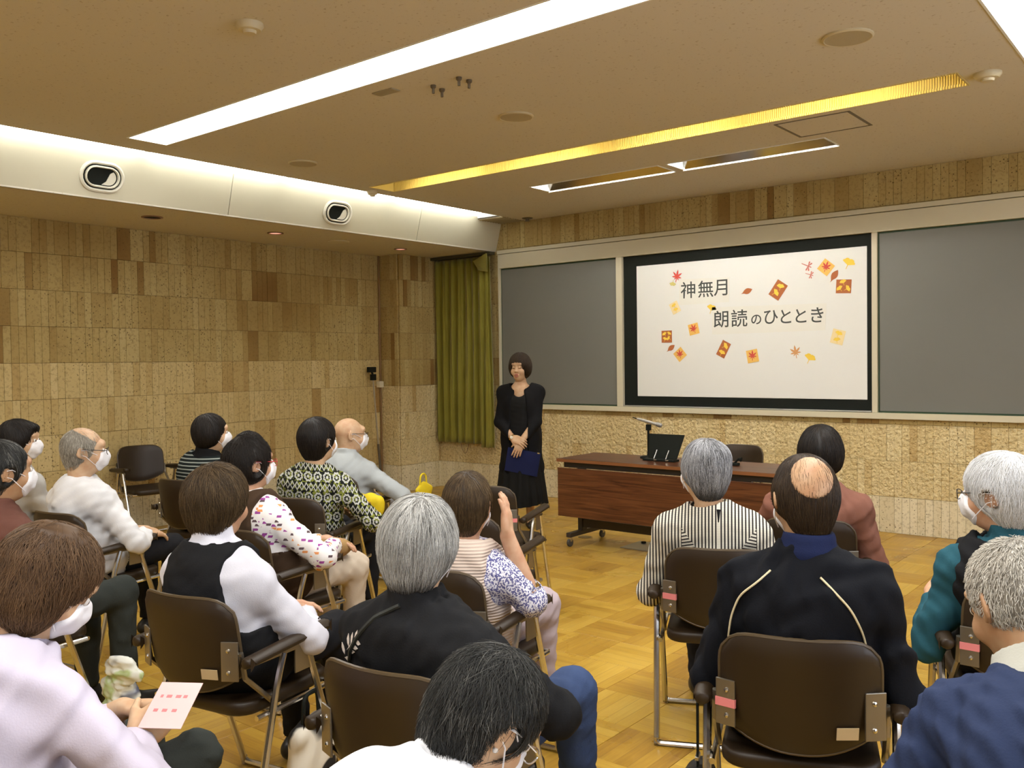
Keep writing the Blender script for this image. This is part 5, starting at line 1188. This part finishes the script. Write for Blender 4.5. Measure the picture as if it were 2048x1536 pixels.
# --- grey bob, black jacket, jeans
s = (5.91, -6.20); chair_for(s, 97, 'brown folding armchair under the grey haired woman in black')
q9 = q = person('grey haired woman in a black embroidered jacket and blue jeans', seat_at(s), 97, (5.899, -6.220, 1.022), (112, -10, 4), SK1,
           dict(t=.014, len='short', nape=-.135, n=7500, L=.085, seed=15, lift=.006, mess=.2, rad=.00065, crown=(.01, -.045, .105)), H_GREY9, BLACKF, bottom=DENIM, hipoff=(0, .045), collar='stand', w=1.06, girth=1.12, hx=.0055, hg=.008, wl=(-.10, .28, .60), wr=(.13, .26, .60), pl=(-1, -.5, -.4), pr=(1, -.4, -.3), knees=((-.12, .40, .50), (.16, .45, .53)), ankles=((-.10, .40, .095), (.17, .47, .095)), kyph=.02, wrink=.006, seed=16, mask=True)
# shoulder strap and embroidered sprig
P = [surf(q['top'], (x, -.7, z), (0, 1, 0)) for x, z in curve([(.03, .90), (-.03, .87), (-.08, .82), (-.12, .77), (-.15, .71), (-.165, .64)], 20)]; P = [tuple(w_ + V3(0, -.003, 0)) for w_ in P if w_ is not None]
MB().tube(P, .0055, 6).build('bag_strap', mat('strap_cord', (.02, .022, .018), .6), q['t'], smooth=True)
M_SPRIG = mat('sprig_thread', (.62, .54, .48), .8)
def stitched(q, pts, m, name, off=.002):
    vs = [surf(q['top'], (x, -.7, z), (0, 1, 0)) for x, z in pts]
    if any(v is None for v in vs): return
    vs = [tuple(v + V3(0, -off, 0)) for v in vs]; vb = [tuple(np.array(v) + V3(0, .0015, 0)) for v in vs]; n = len(vs)
    MB().add(vs + vb, [tuple(range(n)), tuple(range(2 * n - 1, n - 1, -1))] + [(i, n + i, n + (i + 1) % n, (i + 1) % n) for i in range(n)]).build(name, m, q['t'])
def petal(x, z, a, l, wd): return [(x + l * t * math.cos(a) - s_ * wd * math.sin(a) * math.sin(PI * t), z + l * t * math.sin(a) + s_ * wd * math.cos(a) * math.sin(PI * t)) for t, s_ in ((0, 0), (.3, 1), (.65, 1), (1, 0), (.65, -1), (.3, -1))]
x0, z0 = -.145, .765
for x, z, a, l in ((0, 0, .7, .085), (.01, .01, 1.7, .032), (.015, .005, .1, .030), (.028, .022, 1.6, .028), (.032, .02, 0.0, .028), (.046, .036, 1.5, .024), (.05, .036, -.1, .022), (-.008, -.012, 1.9, .030), (-.01, -.02, -.1, .028), (-.022, -.03, 2.0, .024)):
    stitched(q, petal(x0 + x, z0 + z, a, l, .006 if l < .05 else .0022), M_SPRIG, 'sprig_petal')
for k in range(5): stitched(q, petal(-.075 + .008 * k, .655 + .01 * (k % 2), .6 + k * .5, .025, .004), mat('sprig_green', (.12, .30, .10), .8), 'sprig_leaf')
# --- brown haired woman, white turtleneck, black vest
s = (4.94, -6.11); chair_for(s, 100, 'brown folding armchair under the woman in white turtleneck', (), True)
person('brown haired woman in a black vest over a white turtleneck', seat_at(s), 100, (4.857, -6.095, 1.018), (100, -6, 0), SK3,
       dict(t=.018, len='short', nape=-.135, n=6000, L=.085, seed=17, lift=.007, mess=.25, rad=.0007, ears=0, crown=(0, -.05, .10), cut=[((.095, .03, -.05), (.028, .030, .04))]), H_BROWN, OFFW, vest=BLACKF, bottom=DKTROU, collar='turtle', w=1.0, girth=1.05, hx=.006, hg=.0085, wl=('w', 4.77, -5.80, .60), wr=('w', 4.90, -5.79, .60), pr=(.9, -.3, -.6), wrink=.004, seed=18)
# --- updo, red glasses, brown vest, confetti sleeves
s = (4.16, -5.39); chair_for(s, 93, 'brown folding armchair under the woman with red glasses')
person('dark haired woman with red glasses in a brown vest and patterned sleeves', seat_at(s), 93, (3.985, -5.368, 1.020), (78, -2, 0), SK3,
       dict(t=.018, len='mid', nape=-.11, n=3500, L=.06, seed=19, lift=.007, mess=.4, rad=.0007, add=[((0, -.01, .12), (.045, .045, .03))], ears=1), H_BLACK, C_CONF, vest=BROWNV, bottom=BEIGE, glasses=M_SPECR, mask=True, collar='band', hx=.0065, hg=.009, wl=('w', 4.14, -5.07, .645), wr=('w', 4.215, -5.09, .64), hl=dict(F=(.75, .5, -.1), D=(0, .2, 1), curl=.5), hr=dict(F=(-.5, .75, -.1), D=(.1, .2, 1), curl=.7), pr=(1, -.5, -.4), wrink=.004, seed=20)
# --- floral blouse
s = (3.60, -4.72); chair_for(s, 105, 'brown folding armchair under the woman in the floral blouse')
person('dark haired masked woman in a black and white floral blouse', seat_at(s), 105, (3.555, -4.634, 1.048), (93, -2, 0), SK1,
       dict(t=.020, len='short', nape=-.10, n=2500, L=.06, seed=21, rad=.0008, ears=1), H_BLACK, C_FLOR, bottom=DKTROU, mask=True, collar='band', w=1.06, girth=1.12, hx=.007, wr=('w', 3.69, -4.42, .62), wl=(-.08, .26, .62), hr=dict(F=(-.1, 1, -.35), D=(.6, .2, .8), curl=.6), pr=(1, -.4, -.5), seed=22)
# --- bald man, pale grey shirt
s = (3.04, -3.99); chair_for(s, 103, 'brown folding armchair under the bald man in pale grey')
person('bald masked man with glasses in a pale grey shirt', seat_at(s), 103, (2.973, -3.911, 1.002), (62, -2, 0), SK1, None, H_PEPPER, GREYF, bottom=GREYT, mask=True, glasses=M_SPEC, collar='stand', w=1.06, girth=1.2, hx=.007, wr=('w', 3.16, -3.66, .63), wl=(-.12, .22, .6), pr=(1, -.3, -.4), hr=dict(F=(.2, .8, -.7), D=(.5, .5, .7), curl=.5), kyph=.05, seed=23)
# --- thin striped knit, far
s = (2.45, -4.65); chair_for(s, 100, 'brown folding armchair under the woman in the thin striped knit')
person('dark haired masked woman in a black collared thin striped knit', seat_at(s), 100, (2.480, -4.600, 1.041), (62, -2, 0), SK1, dict(t=.016, len='mid', nape=-.105, n=2000, L=.06, seed=24, rad=.0009), H_BLACK, BLACKF, vest=C_THIN, bottom=DKTROU, mask=True, collar='stand', hx=.008, seed=25, vcut=.15)
# --- balding man, white sweater
s = (3.06, -5.64); chair_for(s, 99, 'brown folding armchair under the balding man in white')
person('balding masked man with glasses in a white sweater', seat_at(s), 99, (2.955, -5.619, 1.044), (62, -4, 0), SK1, dict(t=.0045, len='short', n=3500, L=.02, seed=26, ears=1, leak=.3, nape=-.075, rad=.0007, fuzz=.03, patch=[((0, .050, .112), (.080, .112, .082))]), H_PEPPER, WHITEF, bottom=DKTROU, mask=True, glasses=M_SPEC, collar='band', w=1.02, girth=1.1, hx=.007, wr=('w', 3.06, -5.36, .61), wl=(-.05, .27, .60), pr=(1, -.5, -.5), sleeve=1.78, hr=dict(F=(-.05, 1, -.2), D=(.3, .1, 1), curl=.5), wrink=.007, seed=27)
# --- far left dark hair
s = (2.08, -5.60); chair_for(s, 97, 'brown folding armchair behind the balding man in white')
person('dark haired masked person half hidden behind the man in brown', seat_at(s), 97, (2.064, -5.555, 1.046), (50, -2, 0), SK1, dict(t=.020, len='short', n=1500, L=.06, seed=28, rad=.0009, add=[((0, .07, .085), (.05, .035, .022))]), H_BLACK, LTGREY, bottom=DKTROU, mask=True, collar='band', hx=.008, seed=29)
# --- man in brown jacket at the edge
s = (3.80, -6.36); chair_for(s, 97, 'brown folding armchair under the man in the brown jacket')
person('dark haired man in a brown jacket at the edge of the row', seat_at(s), 97, (3.806, -6.335, 1.072), (84, -4, 0), SK2, dict(t=.012, len='short', ears=1, nape=-.08, n=2500, L=.035, seed=30, rad=.0008), H_STEEL, BROWNJ, bottom=CHAR, mask=True, collar='stand', w=1.04, girth=1.1, hx=.0065, hg=.009, knees=((-.09, .42, .51), (.10, .46, .51)), ankles=((-.09, .42, .095), (.12, .46, .095)), wr=(.08, .22, .61), seed=31)
# --- foreground woman in lavender reading a card
s = (5.45, -7.00); chair_for(s, 97, 'brown folding armchair under the woman in the lavender jacket')
q11 = person('brown haired woman in a lavender jacket reading a pink card', seat_at(s), 97, (5.376, -6.864, .985), (70, -38, 0), SK1, dict(t=.020, len='bob', nape=-.12, n=6500, L=.07, seed=32, lift=.006, mess=.35, rad=.0007, wr=(.006, 60, 4)), H_CHEST, LAV, bottom=CHAR, mask=True, collar='band', w=1.02, girth=1.1, hx=.0055, hg=.008, wl=('w', 5.375, -6.70, .650), wr=('w', 5.51, -6.735, .625), pl=(-.8, -.3, -.6), pr=(1, -.3, -.3), hl=dict(F=(.8, .55, .1), D=(-.3, .3, 1), curl=.55), hr=dict(F=(-.1, .85, .35), D=(.9, -.3, .4), curl=.7), kyph=.06, wrink=.007, seed=33)
# --- foreground person with bowed head
s = (6.42, -6.98); chair_for(s, 97, 'brown folding armchair under the person with the bowed head')
q12 = person('person with bowed dark grey hair, earring and silver glasses in white', seat_at(s), 97, (6.385, -6.545, .822), (76, -46, 6), SK1, dict(t=.014, len='short', ears=1, nape=-.12, n=9000, L=.055, seed=34, cut=[((.094, .0, -.024), (.036, .036, .050))], lift=.009, mess=.38, rad=.0005, tipw=1.2), H_STEEL, WHITEF, bottom=DKTROU, mask=True, glasses=M_SPECS, collar='stand', w=1.0, girth=1.05, hx=.005, hg=.008, wl=(-.10, .45, .60), wr=(.12, .45, .60), kyph=.07, hdrop=.03, wrink=.005, seed=35)
o = MB().lathe([(.001, -.006), (.005, -.003), (.005, .003), (.001, .006)], 12, Matrix.Translation(tuple(q12['H']((.082, -.006, -.036))))).build('earring', mat('pearl', (.85, .80, .74), .2), q12['t'], smooth=True)
# ================================================================== THE STANDING WOMAN
def standing():
    x, y, h = 2.49, -1.53, -60
    t = empty('person', (x, y, 0), rad(h - 90)); tag(t, 'woman in a long black dress and cardigan standing before the blackboard', 'person')
    hc = V3(.0, .03, 1.405); R = rotz(rad(-10)) @ rotx(rad(-4)); sc = .94; H = lambda p: hc + R @ (np.asarray(p, float) * sc)
    nb = V3(0, -.012, 1.262); nk = H((0, -.026, -.055)); A = V3(1, 0, 0)
    SL, SR = V3(-.150, -.02, 1.185), V3(.150, -.02, 1.185); WL, WR = V3(-.03, .200, .775), V3(.045, .190, .80)
    EL = ik(SL, WL, .27, .235, (-.8, -.5, -.2)); ER = ik(SR, WR, .27, .235, (.8, -.5, -.2))
    def torso(i): return [ell((0, 0, .80), (.158 + i, .118 + i, .15 + i), None, .06), ell((0, .005, .95), (.140 + i, .112 + i, .15 + i), None, .06), ell((0, .01, 1.09), (.150 + i, .108 + i, .12 + i), None, .06), cone(SL, (-.05, -.015, 1.21), .05 + i, .055 + i, .06), cone(SR, (.05, -.015, 1.21), .05 + i, .055 + i, .06)]
    hd = head_ops(H, R, 1.0, 1.0, sc) + [cone(nk, nb, .046, .050, .035), ell((0, .0, 1.195), (.125, .075, .065), None, .05)]
    parts = [solid(hd, .0045)]
    hn = hand_ops(WL, (.35, .25, -1), (-.2, 1, .15), 1, .25, .92); parts.append(solid([cone(EL + (WL - EL) * .3, WL, .034, .025, .02)] + hn, .0045))
    hn = hand_ops(WR, (-.95, .35, -.35), (.1, .9, .6), 1, .55, .92); parts.append(solid([cone(ER + (WR - ER) * .3, WR, .034, .025, .02)] + hn, .0045))
    legs = []
    for s in (-1, 1): legs += [cone((s * .075, -.005, .42), (s * .07, -.01, .09), .05, .034, .03), cone((s * .07, -.01, .07), (s * .075, .07, .03), .034, .026, .02)]
    parts += [solid(legs + [ell((0, 0, .8), (.14, .1, .12)), cone((-.075, 0, .45), (-.05, 0, .8), .05, .08), cone((.075, 0, .45), (.05, 0, .8), .05, .08), cone((0, 0, .8), (0, 0, 1.2), .09, .09)], .011)]
    link('body', to_mesh('body', parts, SK1), None, t)
    # dress: bodice and pleated tulle skirt
    M_DRESS = fabric('dress_black', (.010, .010, .010)); M_CARD = fabric('cardigan_black', (.006, .006, .007))
    o = torso(.008)[:3] + [cone((-.06, 0, 1.19), (.06, 0, 1.19), .06, .06, .05), ell((0, .085, 1.235), (.066, .09, .085), None, .012, 's'), cone((0, -.01, 1.2), hc, .06, .08, .01, 's')]
    dr = link('dress', to_mesh('dress', [solid(o, .008, (.002, 60, 3))], M_DRESS), None, t)
    m = MB(); vs = []; fs = []; nz, na = 20, 110
    for j in range(nz + 1):
        f = j / nz; z = .86 - (.86 - .205) * f; rx = .155 + .075 * f ** 1.1; ry = .118 + .080 * f
        for i in range(na):
            a = 2 * PI * i / na; k = 1 + (.010 + .045 * f) * math.sin(a * 17 + .8 * math.sin(3 * a)) ; vs.append((rx * k * math.cos(a), ry * k * math.sin(a), z + .012 * f * math.sin(a * 3)))
    for j in range(nz):
        for i in range(na): fs.append((j * na + i, (j + 1) * na + i, (j + 1) * na + (i + 1) % na, j * na + (i + 1) % na))
    m.add(vs, fs).build('skirt', M_DRESS, t, smooth=True)
    # open cardigan
    def arm(S_, E_, W_): q_ = E_ + (W_ - E_) * .93; return [cone(S_, E_, .052, .046, .04), cone(E_, q_, .046, .038, .025), plane(q_, W_ - E_, .05)]
    o = torso(.018)[:] + [cone((0, -.02, .82), (0, -.03, .52), .165, .19, .06), ell((0, -.01, .52), (.188, .155, .10), None, .06)] + arm(SL, EL, WL) + arm(SR, ER, WR)
    o += [ell((0, .20, .75), (.085, .19, .75), None, .01, 's'), cone((0, -.01, 1.2), hc, .085, .10, .012, 's'), plane((0, 0, .45), (0, 0, -1), .4)]
    link('cardigan', to_mesh('cardigan', [solid(o, .009, (.003, 26, 7))], M_CARD), None, t)
    for s in (-1, 1):
        f = V3(s * .075, 0, 0); o = [cone(f + V3(0, -.06, .035), f + V3(0, .03, .03), .030, .034, .03), cone(f + V3(0, .03, .03), f + V3(s * .01, .12, .022), .034, .024, .03), plane(f + V3(0, .03, .002), (0, 0, -1), .2), ell(f + V3(0, .0, .075), (.03, .05, .035), None, .008, 's')]
        link('shoe', to_mesh('shoe', [solid(o, .007)], M_SHOE), None, t)
    # hair: short bob with fringe
    make_hair(t, H, R, dict(t=.024, len='mid', fringe=.060, nape=-.09, n=2500, L=.08, seed=41, rad=.0009, lift=.003, sc=sc, crown=(0, -.02, .12), cut=[((0, .10, -.055), (.070, .085, .085))]), H_DARK)
    # face details
    M_LIP = mat('lips', (.42, .10, .09), .4); M_BROW = mat('eyebrow', (.12, .08, .05), .8); M_EYE = mat('eyelid_line', (.02, .012, .01), .6)
    def on_face(x_, z_, off=.0006):
        p = H((x_, .17, z_)); d = R @ V3(0, -1, 0)
        w_ = surf(hd, p, d); return tuple((w_ if w_ is not None else p) + R @ V3(0, off, 0))
    for s in (-1, 1):
        MB().tube([on_face(s * (.017 + .030 * k / 6), .006 - .005 * math.sin(PI * k / 6) * -1 - .006) for k in range(7)], [.0003, .0006, .0008, .0009, .0008, .0006, .0003], 6).build('eye', M_EYE, t)
        MB().tube([on_face(s * (.014 + .036 * k / 6), .030 + .006 * math.sin(PI * k / 7)) for k in range(7)], [.0003, .0006, .0008, .0008, .0007, .0005, .0003], 6).build('eyebrow', M_BROW, t)
    MB().tube([on_face(-.022 + .044 * k / 8, -.0585 + .003 * math.sin(PI * k / 8)) for k in range(9)], [.001, .003, .004, .0045, .004, .0045, .004, .003, .001], 6).build('upper_lip', M_LIP, t)
    MB().tube([on_face(-.019 + .038 * k / 8, -.070 - .003 * math.sin(PI * k / 8)) for k in range(9)], [.001, .003, .0045, .005, .005, .005, .0045, .003, .001], 6).build('lower_lip', M_LIP, t)
    # wrist watch
    d = nrm(WR - ER); a1 = nrm(np.cross(d, V3(0, 0, 1))); a2 = np.cross(d, a1); c = WR - d * .005
    wt = MB().tube([tuple(c + .029 * (a1 * math.cos(a) + a2 * math.sin(a))) for a in np.linspace(0, 2 * PI, 21)], .004, 6, cap=False).build('watch', mat('watch_gold', (.75, .58, .28), .25, .9), t)
    Mx = Matrix((( *a1, 0), ( *(-d), 0), (*(-np.cross(a1, -d)), 0), (0, 0, 0, 1))).transposed(); Mx.translation = Vector(c + V3(0, .031, .008))
    MB().lathe([(.013, -.003), (.013, .003), (.001, .004)], 18, Matrix.Translation(Vector(c + V3(.005, .031, .006))) @ Matrix.Rotation(-PI / 2, 4, 'X')).build('dial', mat('watch_dial', (.8, .76, .65), .3), wt)
    # folder she holds
    f = empty('folder', (x, y, 0), rad(h - 90)); tag(f, 'navy blue folder held in front of the black dress', 'folder')
    Tm = Matrix.Translation((-.035, .176, .590)) @ Matrix.Rotation(rad(-11), 4, 'Y') @ Matrix.Rotation(rad(-8), 4, 'X')
    Mn = fabric('folder_navy', (.012, .018, .075), .6)
    MB().cbox((-.145, -.004, -.105), (.145, .0, .105), .0015, Tm).build('front_cover', Mn, f); MB().cbox((-.145, -.009, -.105), (.145, -.005, .105), .0015, Tm).build('back_cover', Mn, f)
    MB().box((-.135, -.0052, -.098), (.135, -.0038, .098), Tm).build('pages', WHITEF, f)
    MB().cbox((-.135, -.006, .100), (-.115, .002, .108), .001, Tm).build('corner_clip', mat('clip_gold', (.7, .55, .25), .3, .8), f)
standing()

# ================================================================== BAGS AND SMALL THINGS
def bag(name, label, loc, rz, ops, m, cat, h=.008, wr=(.006, 30, 2), extra=()):
    t = empty(name, loc, rad(rz)); tag(t, label, cat); link('body', to_mesh('body', [solid(ops, h, wr)], m), None, t)
    for nm, pts, r, mm in extra: MB().tube(bend(pts, .03, 5), r, 6).build(nm, mm, t, smooth=True)
    return t
M_YEL = fabric('bag_yellow', (.70, .52, .02), .6); M_BRNH = mat('bag_handle_brown', (.30, .16, .04), .4)
bag('handbag', 'yellow handbag with brown ring handle on the floral woman\'s lap', (3.60, -4.34, .575), 15, [ell((0, 0, .07), (.11, .05, .075)), cone((-.08, 0, .12), (.08, 0, .12), .03, .03, .03)], M_YEL, 'bag', extra=[('handle', [(.05, -.03, .10), (.05, -.075, .12), (.05, -.085, .05), (.05, -.05, .03)], .008, M_BRNH)])
bag('handbag', 'yellow bag standing upright beside the bald man\'s arm', (3.25, -3.53, .36), 10, [ell((0, 0, .17), (.028, .09, .15)), cone((0, -.07, .27), (0, .07, .27), .012, .012, .03), cone((0, -.06, .05), (0, .06, .05), .02, .02, .03)], M_YEL, 'bag', extra=[('handle', [(0, -.04, .28), (0, -.03, .37), (0, .03, .37), (0, .04, .28)], .006, M_YEL)])
bag('handbag', 'soft tan pouch on the lap of the woman with red glasses', (4.14, -5.06, .565), 0, [ell((0, 0, .04), (.10, .075, .05)), ell((.05, .02, .05), (.06, .06, .04))], fabric('pouch_tan', (.36, .22, .09)), 'bag')
g = N('plastic_bag_print'); tc = g.n('TexCoord'); n = g.n('TexNoise', i_Vector=tc.outputs['Object']); n.inputs['Scale'].default_value = 9
g.color(g.ramp(n.outputs[0], [(.35, (.10, .11, .16)), (.43, (.72, .72, .66)), (.55, (.75, .76, .68)), (.6, (.42, .52, .22)), (.72, (.70, .70, .64))])); M_PLB = g.set(Roughness=.3)
bag('carrier_bag', 'crumpled white printed carrier bag beside the charcoal trousers', (4.03, -5.98, .0), 30, [ell((0, 0, .07), (.13, .06, .075), roty(.3)), ell((-.05, .02, .17), (.07, .035, .09), roty(-.5)), ell((-.02, .0, .26), (.085, .02, .05), roty(.4))], M_PLB, 'bag', .006, (.010, 60, 5))
g = N('tote_cow_print'); tc = g.n('TexCoord'); n = g.n('TexNoise', i_Vector=tc.outputs['Object']); n.inputs['Scale'].default_value = 7; n.inputs['Detail'].default_value = 1
g.color(g.ramp(n.outputs[0], [(.50, (.66, .60, .50)), (.53, (.012, .010, .010))])); M_TOTE = g.set(Roughness=.8)
bag('tote_bag', 'black and white patched tote bag beside the grey haired woman\'s chair', (5.10, -5.93, .0), 20, [ell((0, 0, .16), (.07, .11, .16)), cone((0, -.07, .28), (0, .07, .28), .03, .03, .04)], M_TOTE, 'bag', .008, (.008, 30, 6), [('handle', [(0, -.05, .29), (0, -.04, .40), (0, .04, .40), (0, .05, .29)], .007, M_BLACK)])
t = bag('shoulder_bag', 'black shoulder bag hanging from the track jacket man\'s chair arm', (6.262, -5.50, .0), 21, [ell((0, 0, .20), (.055, .11, .12)), cone((0, -.08, .28), (0, .08, .28), .035, .035, .04)], mat('bag_black', (.010, .010, .010), .5), 'bag', .008, (.004, 30, 8))
MB().box((-.004, -.016, .30), (.001, .010, .605)).build('strap', M_BLACK, t); MB().cbox((-.008, -.022, .345), (.004, .018, .357), .002).build('buckle', M_CHROME, t)
# card in the lavender woman's hands
t = empty('greeting_card', (5.545, -6.672, .69)); tag(t, 'pink card with red print held by the lavender woman', 'card')
E_ = (Matrix.Rotation(rad(33), 4, 'Z') @ Matrix.Rotation(rad(28), 4, 'X'))
M_CARDP = specks('card_pink', (.80, .68, .66), (.62, .25, .25), 120, .60)
MB().box((-.05, -.065, -.0008), (.05, .065, .0008), E_).build('sheet', mat('card_paper', (.66, .45, .43), .7), t)
rng = random.Random(5); M_PRINT = mat('card_print', (.55, .18, .18), .7)
for r_ in range(5):
    xx = -.035
    while xx < .03 and r_ in (1, 3):
        w_ = rng.uniform(.006, .013); MB().box((xx, -.040 + r_ * .02, .0008), (xx + w_, -.032 + r_ * .02, .0012), E_).build('print_mark', M_PRINT, t); xx += w_ + rng.uniform(.005, .012)

# remove the chair pattern that the placed chairs were copied from
for o in list(CHAIR.children_recursive) + [CHAIR]: bpy.data.objects.remove(o)
